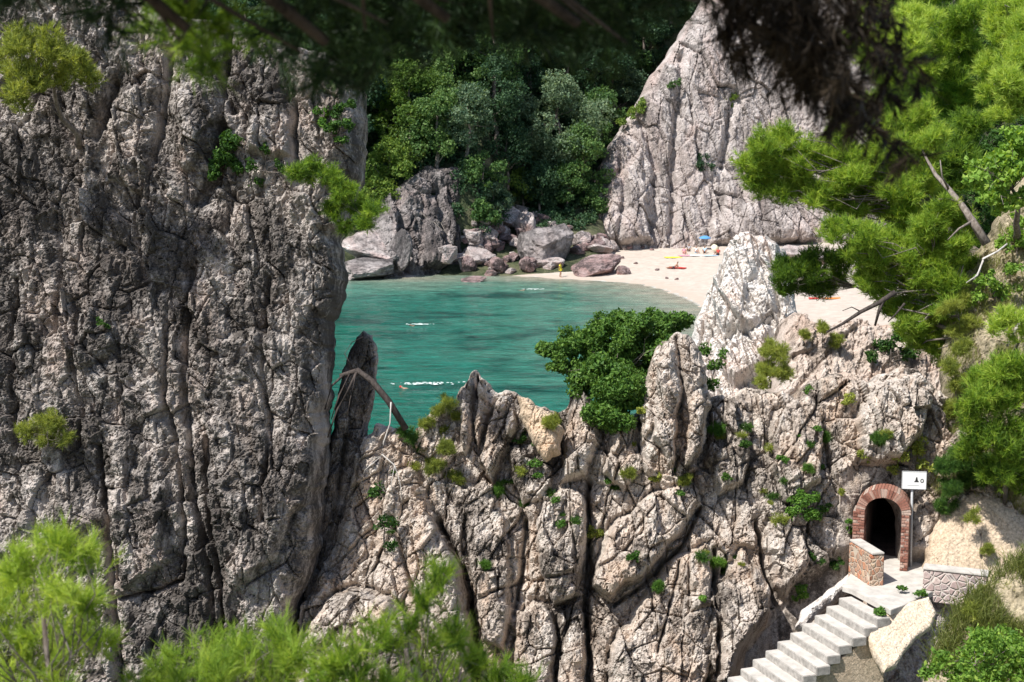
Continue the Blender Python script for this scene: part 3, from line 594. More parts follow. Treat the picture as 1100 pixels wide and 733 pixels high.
for i in range(nv):
    t0, t1 = math.pi * (i + .06) / nv, math.pi * (i + .94) / nv; d1 = .10 + g.uniform(-.015, .015); pts = []
    for (t, o_) in ((t0, 0), (t1, 0), (t1, 1), (t0, 1)):
        x, z = inner(t); rx, rz = -math.cos(t), math.sin(t) * 1.05; pts.append((x + rx * .235 * o_, z + rz * .235 * o_))
    mb.prism([ap(x, z, -.5) for x, z in pts], d1 + .5, NO)
    q = []
    for (t, o_) in ((math.pi * i / nv, .02), (math.pi * (i + 1) / nv, .02), (math.pi * (i + 1) / nv, .22), (math.pi * i / nv, .22)):
        x, z = inner(t); q.append((x - math.cos(t) * o_, z + math.sin(t) * o_))
    mo.prism([ap(x, z, -.48) for x, z in q], .56, NO)
br = mb.build('brick_ring', M['bricks'], arch, bevel=.006); cache = {}
tint_attr(br, lambda i: 0)
isl = {}; bv = br.data.vertices
g2 = random.Random(5); key = {}
for p in br.data.polygons:
    c_ = p.center; 
    kx = (round(float(np.dot(np.array(c_) - C0, UP)) / .078), round(float(np.dot(np.array(c_) - C0, EX)) / .16)); key.setdefault(kx, g2.random()); br.data.attributes['tint'].data[p.index].value = key[kx]
mo.build('mortar', M['mortar'], arch)
prof = [(-HW - .01, -.02), (-HW - .01, JH)] + [(inner(math.pi * i / 14)[0] * 1.02, inner(math.pi * i / 14)[1] + .01) for i in range(1, 14)] + [(HW + .01, JH), (HW + .01, -.02)]
V = []; F = []; n_ = len(prof); seg = 12
for k in range(seg + 1):
    for (x, z) in prof: V.append(ap(x + .03 * g.uniform(-1, 1) * (k > 0), z + .03 * g.uniform(-1, 1) * (k > 0 and z > .1), -.5 - .55 * k))
for k in range(seg):
    for j in range(n_): F.append((k * n_ + j, k * n_ + (j + 1) % n_, (k + 1) * n_ + (j + 1) % n_, (k + 1) * n_ + j))
F.append(tuple(seg * n_ + j for j in range(n_)))
tl.add(V, F); M['tunnel_rock'] = rock_mat('tunnel_rock', (.05, .04, .035), (.13, .10, .085), (.2, .16, .14), (.16, .1, .08), 1.2, .4, .5, 1, .6)
tl.build('tunnel', M['tunnel_rock'], arch, recalc=False)
fl = MB(); fl.box(ap(0, -.06, -.2), EX * (HW - .004), UP * .06, NO * .42); fl.build('threshold', M['concrete'], arch)
settle(arch)

# ------------------------------------------------------------------ steps, landing, walls
TL, TR = on_level(915, 633, zl), on_level(957, 655.5, zl); E = TR - TL; WID = np.linalg.norm(E); E /= WID; DN = np.array([E[1], -E[0], 0])
RUN, RISE = .335, .185
stair = empty('staircase', tuple(TL)); tag(stair, 'flight of pale concrete steps climbing to the tunnel arch', 'steps')
for k in range(16):
    a0 = TL + DN * (k * RUN) - UP * ((k + 1) * RISE) - E * .02 * (k % 2); wv = WID + (.10 if k > 4 else 0) + .03 * ((k * 7) % 3)
    mb = MB(); mb.prism([a0 - UP * .22, a0 + E * wv - UP * .22, a0 + E * wv + DN * (RUN + .03) - UP * .22, a0 + DN * (RUN + .03) - UP * .22], .22)
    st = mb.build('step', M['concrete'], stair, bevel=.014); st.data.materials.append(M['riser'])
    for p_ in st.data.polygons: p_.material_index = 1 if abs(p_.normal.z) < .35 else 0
mb = MB()
q0 = TL + E * (WID + .02) + DN * .1; b0 = [q0 - UP * .40, q0 + DN * RUN * 15 - UP * (.40 + RISE * 15), q0 + DN * RUN * 15 - UP * 6.5, q0 - UP * 6.5]
mb.prism([b - E * .06 for b in b0], -.5, E); mb.build('side_wall', M['soil'], stair)
settle(stair)
LZ = zl - .004
land = [(905, 630), (915, 633), (957, 655.5), (972, 650), (992, 640), (1010, 632), (1020, 618), (990, 606), (975, 600), (950, 596), (925, 598)]
mb = MB(); mb.prism([on_level(x, y, LZ) - UP * .14 for x, y in land], .14); ld = mb.build('landing', M['concrete'], None, bevel=.01); tag(ld, 'pale concrete landing between the steps and the tunnel arch', 'landing', kind='structure')
def wall(name, a, b, th, h, mat, label, cap=.05, over=.015):
    a, b = np.asarray(a), np.asarray(b); d = (b - a) / np.linalg.norm(b - a); nr = np.array([-d[1], d[0], 0]) * th; w_ = empty(name, tuple(a)); tag(w_, label, 'wall')
    mb = MB(); mb.prism([a - UP * .3, b - UP * .3, b + nr - UP * .3, a + nr - UP * .3], h + .3); mb.build('masonry', mat, w_, bevel=.03)
    mb = MB(); nr1 = nr / th; mb.prism([a - d * over - nr1 * over + UP * (h + .003), b + d * over - nr1 * over + UP * (h + .003), b + d * over + nr + nr1 * over + UP * (h + .003), a - d * over + nr + nr1 * over + UP * (h + .003)], cap); mb.build('coping', M['concrete'], w_, bevel=.012)
    return settle(w_)
wall('stone_wall', on_level(935, 630, zl), on_level(911, 614, zl), -.36, .80, M['rubble_red'], 'low rubble stone wall with pale coping left of the tunnel arch')
wall('stone_wall', on_level(991, 634, zl), on_level(1060, 642, zl), .4, .52, M['rubble_pink'], 'long low pinkish stone wall right of the landing below the sandy bank')
KP = Plane(895, 640, 35.3, 46, 12)
kb = rockmass('stone_kerb', KP, [(856, 672), (862, 655), (878, 643), (900, 626), (916, 612), (932, 612), (934, 622), (915, 634), (900, 645), (880, 660), (866, 676)], .022, M['white'], .35, .3, .5, amp=.3, bsize=.6, aniso=1.4, dip=40, seed=61, jag=.03)
tag(kb, 'sloping pale rock kerb along the upper left edge of the steps', 'rock')
BP = Plane(930, 705, 33.0, 28, 20)
bo = rockmass('boulder', BP, [(888, 800), (896, 716), (906, 695), (926, 677), (950, 661), (970, 654), (992, 644), (1015, 640), (1030, 700), (1030, 800)], .03, M['boulder'], .5, .4, 1.6, amp=.5, bsize=.8, aniso=1.2, seed=63, jag=.05)
tag(bo, 'rough shaded boulder beneath the landing beside the lower steps', 'boulder')
SP = Plane(965, 680, 32.3, 40, 10)
sb_ = rockmass('rock_slab', SP, [(928, 679), (940, 667), (955, 655), (975, 648), (997, 641), (1006, 660), (1000, 676), (984, 687), (972, 702), (962, 718), (950, 722), (940, 706)], .02, M['slab'], .18, .12, .35, amp=.09, bsize=.9, aniso=1, seed=64, jag=.02, fine=.8, big=.3)
tag(sb_, 'smooth tan rock slab leaning below the landing', 'rock slab')
LR = Plane(905, 412, 40.5, 20, 10)
for nm, ol, sd_, lb in (('boulder', [(888, 412), (893, 402), (908, 399), (925, 405), (932, 416), (918, 424), (898, 422)], 71, 'loose flat topped brown boulder perched above the ridge in front of the pink slope'),):
    b_ = rockmass(nm, LR, ol, .03, M['pink'], .5, .4, .6, amp=.35, bsize=.7, aniso=.7, seed=sd_, jag=.04); tag(b_, lb, 'boulder')

# ------------------------------------------------------------------ sign
sg = empty('trail_sign', tuple(on_level(978.5, 609, zl))); tag(sg, 'small white sign with black symbols on a grey pole beside the arch', 'sign')
pb = np.array(sg.location); ptop = at(980, 512, pb[1] - .02); MB().tube([pb - UP * .2, pb + (ptop - pb) * .5, ptop], .032, 12).build('pole', M['grey_metal'], sg, True)
pc = at(982, 516, pb[1] - .075); W2, H2 = .31, .235; sx, sn = np.array([.99, -.12, 0]), np.array([-.12, -.99, 0])
MB().box(pc, sx * W2, UP * H2, sn * .012).build('panel', M['white_paint'], sg, bevel=.006)
fr = MB()
for c_, hx, hz_ in ((pc + UP * (H2 - .006), W2, .006), (pc - UP * (H2 - .006), W2, .006), (pc + sx * (W2 - .006), .006, H2 - .014), (pc - sx * (W2 - .006), .006, H2 - .014)): fr.box(c_ + sn * .014, sx * hx, UP * hz_, sn * .004)
fr.build('border', M['grey_metal'], sg)
tri = [(-.035, -.045), (.085, -.045), (.085, -.02), (.065, -.01), (.045, .085), (.02, .085), (.0, .0)]
MB().prism([pc + sx * (x + .03) + UP * y + sn * .0135 for x, y in tri], .003, sn).build('arrow_symbol', M['black_paint'], sg)
rg_ = MB(); cc = pc + sx * .20 - UP * .01 + sn * .0135
for i in range(20):
    t0, t1 = 2 * math.pi * i / 20, 2 * math.pi * (i + 1) / 20
    rg_.prism([cc + sx * math.cos(t) * r_ + UP * math.sin(t) * r_ * 1.15 for t, r_ in ((t0, .026), (t0, .045), (t1, .045), (t1, .026))], .003, sn)
rg_.build('circle_symbol', M['black_paint'], sg)
MB().box(pc - sx * .02 - UP * .135 + sn * .0148, sx * .15, UP * .004, sn * .0012).build('printed_line', M['grey_metal'], sg)
settle(sg)

# ------------------------------------------------------------------ loose rocks round the beach
def rock_mesh(seed, sub=5, sq=.75):
    bm = bmesh.new(); bmesh.ops.create_icosphere(bm, subdivisions=sub, radius=1)
    P = np.array([v.co[:] for v in bm.verts]); g = np.random.default_rng(seed)
    for _ in range(16):
        n = unit(g.normal(size=(1, 3)))[0]; h = g.uniform(.45, .85); d = P @ n - h; P = P - np.outer(np.where(d > 0, d * .92, 0), n)
    P *= (1.08 + .24 * fbm(P * 1.7, 4, seed) + .13 * fbm(P * 4, 4, seed + 3, .6, True))[:, None]
    for v, p in zip(bm.verts, P): v.co = p
    me = bpy.data.meshes.new('rock'); bm.to_mesh(me); bm.free(); return me
RKM = {}
for k in ('boulder', 'redrock', 'fardark', 'white'):
    RKM[k] = []
    for s_ in range(4):
        me = rock_mesh(100 + s_ + 10 * len(RKM)); me.materials.append(M[k]); RKM[k].append(me)
BS = [be, hill, bk, mc]
def put_rock(px, py, w, h, kind, label, group=None, name='boulder', d=None, seed=0, sink=.25, z=None, Y=None):
    g = random.Random(int(px * 31 + py * 7 + seed)); p = at(px, py + h * .45, Y) if Y else on_level(px, py + h * .45, z) if z is not None else hit(px, py + h * .35, BS)[0]
    mp = p[1] / FP; o = bpy.data.objects.new(name, RKM[kind][g.randrange(4)]); col.objects.link(o)
    o.scale = (w * mp * .55, (d or w * .8) * mp * .55, h * mp * .6); o.rotation_euler = (g.uniform(-.3, .3), g.uniform(-.3, .3), g.uniform(0, 6.28) if abs(w - h) < .5 * w else g.uniform(-.3, .3))
    o.location = (p[0], p[1] + w * mp * .1, p[2] + h * mp * .6 * (1 - sink) * .8); return tag(o, label, 'boulder', group)
put_rock(592, 262, 56, 48, 'fardark', 'big dark grey boulder at the foot of the gully, largest on the beach')
put_rock(543, 236, 44, 26, 'boulder', 'large pale tilted boulder lying at the top of the rock pile')
put_rock(567, 243, 24, 34, 'boulder', 'pale upright boulder leaning between the tilted boulder and the big dark one')
put_rock(640, 288, 52, 20, 'redrock', 'wide low red-brown rock lying alone on the beach sand', d=36)
put_rock(668, 291, 20, 11, 'redrock', 'small reddish rock at the right end of the wide rock on the sand')
put_rock(398, 266, 62, 28, 'boulder', 'large flat pinkish coastal rock beside the dark sea cliff', Y=163, sink=.15)
put_rock(390, 286, 66, 24, 'fardark', 'pale grey wave washed rock at the water edge under the pinkish rock', Y=160)
put_rock(428, 268, 26, 36, 'fardark', 'dark rock wedged between the pinkish coastal rock and the sea cliff', Y=162)
put_rock(526, 293, 16, 8, 'redrock', 'small dark rock at the edge of the shallow water', z=0)
put_rock(508, 301, 26, 4, 'redrock', 'flat dark rock just breaking the surface of the shallows', z=0)
put_rock(524, 284, 14, 6, 'redrock', 'small flat brown rock on the wet sand near the waterline')
put_rock(512, 277, 36, 16, 'boulder', 'long pale rock at the seaward foot of the boulder pile')
put_rock(480, 272, 24, 18, 'boulder', 'grey pointed rock where the sea cliff meets the boulder pile')
put_rock(567, 287, 20, 16, 'redrock', 'reddish boulder at the landward foot of the pile near the person in yellow')
put_rock(625, 258, 26, 16, 'boulder', 'pale rounded boulder right of the big dark boulder')
put_rock(645, 268, 26, 10, 'boulder', 'low pale boulder half buried in the sand at the cliff corner')
put_rock(852, 271, 36, 18, 'boulder', 'pale boulder at the cliff foot just right of the white outcrop', Y=150)
put_rock(876, 276, 30, 16, 'boulder', 'second pale boulder right of the white outcrop under the pine bough', Y=148)
g = random.Random(17); zone = [(486, 282), (496, 258), (512, 236), (530, 226), (560, 226), (600, 238), (640, 250), (660, 266), (618, 276), (585, 290), (545, 293), (510, 288)]
zp = np.array(zone); cnt = 0
while cnt < 130:
    px, py = g.uniform(484, 662), g.uniform(224, 294)
    if sdf_poly(zone, np.array([px]), np.array([py]))[0] < 0: continue
    s_ = g.choice([6, 7, 8, 9, 11, 13, 16, 19]); put_rock(px, py, s_ * g.uniform(.9, 1.5), s_ * g.uniform(.6, .9), g.choice(['boulder', 'boulder', 'redrock', 'redrock']), 'one of the smaller reddish grey boulders heaped at the foot of the gully', 'small boulders heaped at the foot of the gully'); cnt += 1
for px, py, s_ in ((700, 268, 6), (676, 266, 8), (668, 277, 6), (683, 283, 5), (706, 290, 5), (716, 299, 4), (690, 266, 6), (727, 300, 5)):
    put_rock(px, py, s_, s_ * .5, 'redrock', 'small stone lying scattered on the open beach sand', 'stones scattered on the beach')

# ------------------------------------------------------------------ people on the beach and in the water
SKIN = plain('skin', (.42, .24, .17), .6, .3, .05); SKIN2 = plain('tanned_skin', (.30, .16, .10), .6, .3, .05); HAIR = plain('dark_hair', (.02, .015, .012), .6, .3, .1)
CL = {k: plain(k + '_cloth', c, .9, .1, .06, 20) for k, c in dict(yellow=(.75, .66, .06), dark=(.04, .04, .06), red=(.55, .06, .05), white=(.8, .79, .76), pink=(.70, .30, .36), blue=(.10, .28, .55), pale_blue=(.42, .58, .72), orange=(.75, .25, .07), cream=(.82, .76, .55), grey=(.35, .35, .37)).items()}
POSE = {
 'stand': dict(pel=(0, 0, .93), chest=(0, .02, 1.28), neck=(0, .02, 1.47), head=(0, -.01, 1.63), top=(0, 0, 1.75), sh=(.19, .02, 1.42), el=(.26, .03, 1.13), wr=(.27, -.08, .89), hd=(.265, -.12, .80), hip=(.10, 0, .90), kn=(.11, -.03, .49), an=(.12, .03, .09), toe=(.13, -.14, .04)),
 'sit': dict(pel=(0, 0, .13), chest=(0, .10, .47), neck=(0, .10, .66), head=(0, .06, .82), top=(0, .07, .94), sh=(.19, .11, .61), el=(.27, .12, .33), wr=(.24, -.12, .24), hd=(.22, -.20, .22), hip=(.10, -.03, .12), kn=(.14, -.40, .40), an=(.13, -.62, .07), toe=(.14, -.78, .04)),
 'lie': dict(pel=(0, 0, .13), chest=(0, .34, .17), neck=(0, .53, .20), head=(0, .69, .22), top=(0, .81, .22), sh=(.19, .47, .17), el=(.29, .22, .10), wr=(.27, -.02, .07), hd=(.26, -.10, .06), hip=(.10, -.04, .12), kn=(.12, -.45, .13), an=(.13, -.86, .08), toe=(.14, -.95, .14)),
 'prop': dict(pel=(0, 0, .13), chest=(0, .26, .34), neck=(0, .38, .50), head=(0, .42, .66), top=(0, .44, .78), sh=(.19, .36, .46), el=(.27, .50, .10), wr=(.25, .28, .06), hd=(.24, .20, .05), hip=(.10, -.04, .12), kn=(.12, -.42, .20), an=(.13, -.82, .08), toe=(.14, -.92, .13)),
 'swim': dict(pel=(0, .75, -.10), chest=(0, .40, -.03), neck=(0, .20, .02), head=(0, .04, .09), top=(0, -.08, .13), sh=(.20, .26, -.02), el=(.34, .0, -.06), wr=(.25, -.30, -.04), hd=(.20, -.42, -.04), hip=(.10, .80, -.12), kn=(.12, 1.2, -.12), an=(.12, 1.6, -.05), toe=(.12, 1.75, -.02)),
}
def person(loc, rot, pose, label, top, bottom, skin=SKIN, group=None, stride=0, hair=HAIR, scale=1.0):
    J = POSE[pose]; r = empty('person', tuple(loc)); r.rotation_euler.z = rot; r.scale = (scale,) * 3; tag(r, label, 'person', group)
    def skin_mesh(name, verts, edges, rad, mat, sub=2):
        me = bpy.data.meshes.new(name); bm = bmesh.new(); lay = bm.verts.layers.skin.verify(); vs = []
        for i, (p, q) in enumerate(zip(verts, rad)):
            v_ = bm.verts.new(p); v_[lay].radius = (q if hasattr(q, '__len__') else (q, q)); v_[lay].use_root = (i == 0); vs.append(v_)
        for a, b in edges: bm.edges.new((vs[a], vs[b]))
        bm.to_mesh(me); bm.free(); o = link(name, me, mat, r); o.modifiers.new('skin', 'SKIN').use_smooth_shade = True; s = o.modifiers.new('sub', 'SUBSURF'); s.levels = sub; s.render_levels = sub; return o
    V = [J['pel'], tuple(np.add(J['pel'], J['chest']) / 2), J['chest'], J['neck'], J['head'], J['top']]; Rr = [(.15, .10), (.125, .09), (.15, .10), .055, (.085, .10), .06]; Ed = [(0, 1), (1, 2), (2, 3), (3, 4), (4, 5)]
    for s in (-1, 1):
        mir = lambda p, dy=0: (p[0] * s, p[1] + dy, p[2]); i = len(V)
        dy = stride * s
        V += [mir(J['sh']), mir(J['el'], -dy * .5), mir(J['wr'], -dy), mir(J['hd'], -dy)]; Rr += [.06, .042, .03, .034]; Ed += [(2, i), (i, i + 1), (i + 1, i + 2), (i + 2, i + 3)]
        i = len(V); V += [mir(J['hip']), mir(J['kn'], dy * .6), mir(J['an'], dy), mir(J['toe'], dy)]; Rr += [.09, .062, .042, .035]; Ed += [(0, i), (i, i + 1), (i + 1, i + 2), (i + 2, i + 3)]
    skin_mesh('body', V, Ed, Rr, skin)
    hv = np.array(J['head']); tv = np.array(J['top']); bk_ = np.array((0, .035, 0))
    skin_mesh('hair', [tuple(hv + bk_), tuple((hv + tv) / 2 + bk_), tuple(tv + bk_ * .4)], [(0, 1), (1, 2)], [.085, .095, .07], hair)
    if top: skin_mesh('shirt', [tuple(np.add(J['pel'], (0, 0, .0))), tuple(np.add(J['pel'], J['chest']) / 2), J['chest'], tuple(np.array(J['chest']) * .3 + np.array(J['neck']) * .7)] + [tuple(np.array(J['sh']) * (s, 1, 1)) for s in (-1, 1)] + [tuple((np.array(J['sh']) * .45 + np.array(J['el']) * .55) * (s, 1, 1)) for s in (-1, 1)], [(0, 1), (1, 2), (2, 3), (2, 4), (2, 5), (4, 6), (5, 7)], [(.175, .125), (.15, .115), (.175, .125), .08, .085, .085, .07, .07], top)
    if bottom: skin_mesh('shorts', [J['pel']] + [tuple(np.array(J['hip']) * (s, 1, 1)) for s in (-1, 1)] + [tuple((np.array(J['hip']) * .5 + np.array(J['kn']) * .5) * (s, 1, 1) + np.array((0, stride * s * .3, 0))) for s in (-1, 1)], [(0, 1), (0, 2), (1, 3), (2, 4)], [(.165, .12), .105, .105, .085, .085], bottom)
    return r
def towel(px, py, w, d, rot, mat, label, name='beach_towel', cat='towel'):
    p = beach_z(px, py); g = np.random.default_rng(int(px)); nx, ny = 14, 10; u_, v_ = np.meshgrid(np.linspace(-w / 2, w / 2, nx), np.linspace(-d / 2, d / 2, ny), indexing='ij')
    P = np.stack([u_.ravel(), v_.ravel(), 0 * u_.ravel()], 1); P[:, 2] = .06 + .05 * fbm(P * 2.5 + px, 3, 4); i_ = np.arange(nx * ny).reshape(nx, ny); q = np.stack([i_[:-1, :-1].ravel(), i_[1:, :-1].ravel(), i_[1:, 1:].ravel(), i_[:-1, 1:].ravel()], 1)
    o = mesh_np(name, P, [q], mat, None, True); s_ = o.modifiers.new('thick', 'SOLIDIFY'); s_.thickness = .02; o.location = p; o.rotation_euler.z = rot; return tag(o, label, cat)
p = beach_z(602, 298); person(p, R(70), 'stand', 'person in a yellow shirt walking on the sand near the waterline', CL['yellow'], CL['yellow'], SKIN2, None, .12)
towel(728, 288, 1.7, 2.2, R(70), CL['red'], 'dark red beach towel under the reclining person on open sand')
p = beach_z(724, 289); person(p + UP * .06, R(-80), 'prop', 'person sunbathing propped on elbows on a dark red towel', None, CL['dark'], SKIN2)
towel(723, 277, 2.0, 1.6, R(10), CL['yellow'], 'yellow beach towel laid out on the sand left of the seated group')
p = beach_z(735, 273); person(p, R(10), 'sit', 'seated person in a pink top at the left end of the beach group', CL['pink'], CL['pink'], SKIN)
p = beach_z(740, 270); person(p, R(-20), 'sit', 'seated person in a grey shirt second from the left in the beach group', CL['grey'], CL['dark'], SKIN2)
p = beach_z(748, 272); person(p, R(15), 'sit', 'seated person in a white shirt in the middle of the beach group', CL['white'], CL['pale_blue'], SKIN)
p = beach_z(757, 272); person(p, R(-10), 'sit', 'seated person in a pale blue shirt right of the middle of the beach group', CL['pale_blue'], CL['dark'], SKIN2)
p = beach_z(771, 274); person(p, R(-40), 'sit', 'seated person in a red top at the right end of the beach group', CL['red'], CL['dark'], SKIN2)
towel(738, 275, 2.0, 1.5, R(5), CL['pink'], 'pink beach towel at the left of the seated group'); towel(751, 275, 2.2, 1.5, R(-8), CL['white'], 'white beach towel in the middle of the seated group'); towel(763, 275, 1.8, 1.4, R(12), CL['pale_blue'], 'pale blue beach towel right of the middle of the seated group')
towel(896, 321, 1.6, 1.0, R(15), CL['orange'], 'orange beach towel on the sand beneath the pine branches'); towel(879, 321, 1.8, 1.0, R(-10), CL['red'], 'red beach towel on the sand left of the orange towel')
def parasol(base, h, rad, tilt, az, mat, label, drop=.35):
    r = empty('parasol', tuple(base)); r.rotation_euler = (tilt, 0, az); tag(r, label, 'parasol')
    MB().tube([(0, 0, -.2), (0, 0, h)], .022, 8).build('pole', M['white_paint'], r, True)
    V = [(0, 0, h + .03)]; F = []; rings = 4; sg_ = 16
    for k in range(1, rings + 1):
        t = k / rings
        for j in range(sg_): V.append((rad * t * math.cos(2 * math.pi * j / sg_) * (1 - .03 * (j % 2) * t), rad * t * math.sin(2 * math.pi * j / sg_) * (1 - .03 * (j % 2) * t), h + .03 - drop * t ** 1.7))
    for j in range(sg_): F.append((0, 1 + j, 1 + (j + 1) % sg_))
    for k in range(rings - 1):
        for j in range(sg_): F.append((1 + k * sg_ + j, 1 + (k + 1) * sg_ + j, 1 + (k + 1) * sg_ + (j + 1) % sg_, 1 + k * sg_ + (j + 1) % sg_))
    c_ = MB().add(V, F).build('canopy', mat, r, True); s_ = c_.modifiers.new('thick', 'SOLIDIFY'); s_.thickness = .015
    rb_ = MB()
    for j in range(0, sg_, 2): rb_.tube([(0, 0, h - .02), (rad * .97 * math.cos(2 * math.pi * j / sg_), rad * .97 * math.sin(2 * math.pi * j / sg_), h - drop)], .008, 4)
    rb_.build('ribs', M['white_paint'], r); return r
parasol(beach_z(757, 268), 1.75, .8, R(6), 0, CL['blue'], 'blue beach parasol standing behind the seated group', .3)
parasol(beach_z(765, 270), 1.25, .5, R(60), R(15), CL['cream'], 'round cream parasol tilted towards the sea at the cliff foot', .3)
pp = hit(432, 156, [hill])[0]; parasol(pp, 1.5, 1.5, R(4), 0, CL['orange'], 'orange parasol among the trees above the far sea cliff', .5)
foam_mat = plain('sea_foam', (.80, .84, .82), .6, .3, .1, 3)
def foam(px, py, L_, W_, rot, label, seed):
    p = on_level(px, py, 0); g = np.random.default_rng(seed); V = []; F = []
    for k in range(int(26 * L_)):
        x, y = g.normal() * L_ * .3, g.normal() * W_ * .3; s = g.uniform(.02, .085); ca, sa = x * math.cos(rot) - y * math.sin(rot), x * math.sin(rot) + y * math.cos(rot); n = len(V); z_ = .10 + g.uniform(0, .06)
        for j in range(6): V.append((ca + s * 1.8 * math.cos(j * 1.047) * g.uniform(.6, 1.2), sa + s * math.sin(j * 1.047) * g.uniform(.6, 1.2), z_))
        V.append((ca, sa, z_ + s * .35)); F += [(n + j, n + (j + 1) % 6, n + 6) for j in range(6)]
    o = MB().add(V, F).build('foam', foam_mat); o.location = p; return tag(o, label, 'foam', kind='stuff')
def swimmer(px, py, rot, label, skin=SKIN, cap=HAIR, tp=None):
    p = on_level(px, py, 0); return person(p - UP * .03, rot, 'swim', label, tp, CL['dark'], skin, hair=cap)
swimmer(564, 312, R(100), 'dark haired swimmer in the water nearest the beach', SKIN2); foam(574, 312, 1.8, .5, 0, 'white splash beside the swimmer nearest the beach', 1)
swimmer(440, 350, R(-95), 'dark haired swimmer in the middle of the cove', SKIN2); foam(450, 350, 1.8, .4, 0, 'thin white wake behind the swimmer in the middle of the cove', 2)
swimmer(430, 417, R(-100), 'swimmer with a red cap leaving a long white splash', SKIN, CL['red'], None); foam(455, 414, 3.0, .7, .1, 'long white splash behind the red capped swimmer', 3)
bpy.context.view_layer.update()
# ------------------------------------------------------------------ far trees in the gully
NEARHILL = [hill, bk, mc]
def crown_clumps(base, h, w_, seed, shape=1.0, n=22):
    g = random.Random(seed); out = []
    for i in range(n):
        t = g.random() ** .8; z = base[2] + h * (.22 + .70 * t); rr = w_ * .5 * (math.sin(math.pi * min(1, .18 + .80 * t)) ** .7) * shape; a = g.uniform(0, 6.283); q = math.sqrt(g.random()) * rr * .85
        out.append((base[0] + q * math.cos(a), base[1] + q * math.sin(a), z, w_ * g.uniform(.10, .19)))
    return out
def far_tree(px, py, h, w_, mat, label, seed, leaf=.30, group='trees on the far wooded slope', name='broadleaf_tree', cat='tree', surf=None, tint=.5, n=24, dens=.52):
    b, n_ = hit(px, py, surf or [hill]); t = empty(name, tuple(b)); tag(t, label, cat, group)
    cl = crown_clumps(b, h, w_, seed, 1.0, n); limbs(MB(), b - UP * .5, b + UP * h * .75, cl, h * .028, seed, 3).build('trunk', M['bark'], t, True)
    leaves('crown', cl, M[mat], leaf, dens, seed, t, .45, .32, .8, tint, .75); return settle(t)
FT = [
 (440, 172, 12, 11, 'far_lime', 'mid green pine-like tree above the orange parasol on the left of the gully', .2), (412, 150, 9, 8, 'far_lime', 'bright green tree just right of the tall near cliff top', .45), (418, 205, 6.5, 8, 'far_lime', 'vivid green leafy shrub-like tree spilling over the far sea cliff', .5),
 (470, 186, 10, 9, 'far_mid', 'olive green tree at the right shoulder of the sea cliff', .75), (402, 232, 5, 7, 'far_lime', 'low yellow-green tree on the seaward end of the sea cliff', .6), (502, 178, 10, 8, 'far_grey', 'grey-green tree on the right edge of the sea cliff top', .6), (486, 140, 11, 9, 'far_mid', 'round mid green tree high on the left slope', .8),
 (532, 165, 13, 9, 'far_dark', 'dark tall tree in the shadowed centre of the gully', .6), (545, 200, 9, 8, 'far_dark', 'dark bushy tree low in the gully above the pale boulders', .5), (562, 222, 5, 7, 'far_lime', 'yellow-green bush at the foot of the gully above the tilted boulder', .55), (600, 196, 14, 14, 'far_grey', 'largest grey-green tree with a wide crown in the gully', .8), (625, 215, 10, 9, 'far_mid', 'mid green tree against the left foot of the sunlit cliff', .65),
 (580, 232, 7, 8, 'far_dark', 'dark green tree directly above the big dark boulder', .6), (646, 180, 11, 9, 'far_mid', 'green tree beside the left edge of the sunlit cliff', .45), (610, 228, 6, 8, 'far_mid', 'low green bush in front of the largest grey-green tree', .5), (570, 160, 13, 10, 'far_dark', 'very dark tree left of the largest grey-green tree', .5), (660, 140, 12, 10, 'far_grey', 'grey-green tree high beside the sunlit cliff ridge', .4),
 (520, 215, 6, 6, 'far_mid', 'small green tree at the right foot of the sea cliff', .55), (517, 246, 3.5, 5, 'far_mid', 'small low bush between the sea cliff and the boulder pile', .45), (530, 232, 4, 6, 'far_grey', 'grey-green bush above the left end of the boulder pile', .5), (640, 232, 4, 5, 'far_mid', 'small bush at the left base of the sunlit cliff', .55)]
for i, (px, py, h, w_, mt, lb, ti) in enumerate(FT): far_tree(px, py, h, w_, mt, lb, 200 + i, tint=ti)
HT = [(400, 110), (430, 112), (462, 105), (500, 110), (530, 115), (556, 112), (585, 118), (612, 122), (640, 112), (668, 100), (690, 88), (380, 85), (415, 72), (450, 66), (490, 72), (525, 70), (560, 76), (595, 78), (630, 74), (665, 62), (698, 50), (720, 30), (395, 30), (440, 28), (485, 30), (530, 30), (575, 34), (620, 34), (665, 26), (705, 10), (420, -12), (480, -14), (540, -14), (600, -12), (660, -16), (20, 40), (60, 34), (100, 46), (140, 30), (190, 40), (0, 10), (50, 2), (110, 4), (170, 0), (240, 10), (310, 10), (360, 40), (250, 44), (310, 56), (300, 90), (340, 100), (362, 120), (330, 140), (360, 165), (300, 160), (345, 190), (365, 215), (310, 210), (265, 110), (270, 170), (230, 130)]
vts = []
for i, (px, py) in enumerate(HT):
    b, n_ = hit(px, py, [hill]); g = random.Random(i)
    if i < 6:
        t = far_tree(px, py, 12, 10.5, ['far_dark', 'far_mid', 'far_grey', 'far_dark', 'far_mid', 'far_dark'][i], 'one of the dark trees massed high on the slope behind the gully', 300 + i, .34, 'dark trees massed high on the slope', tint=.45); vts.append(t)
    else:
        t = copy_tree(vts[g.choice([0, 1, 2, 3, 4, 5, 2, 4])]); t.location = b; t.rotation_euler.z = g.uniform(0, 6.28); s_ = g.uniform(.85, 1.25); t.scale = (s_, s_, s_ * g.uniform(.9, 1.2))
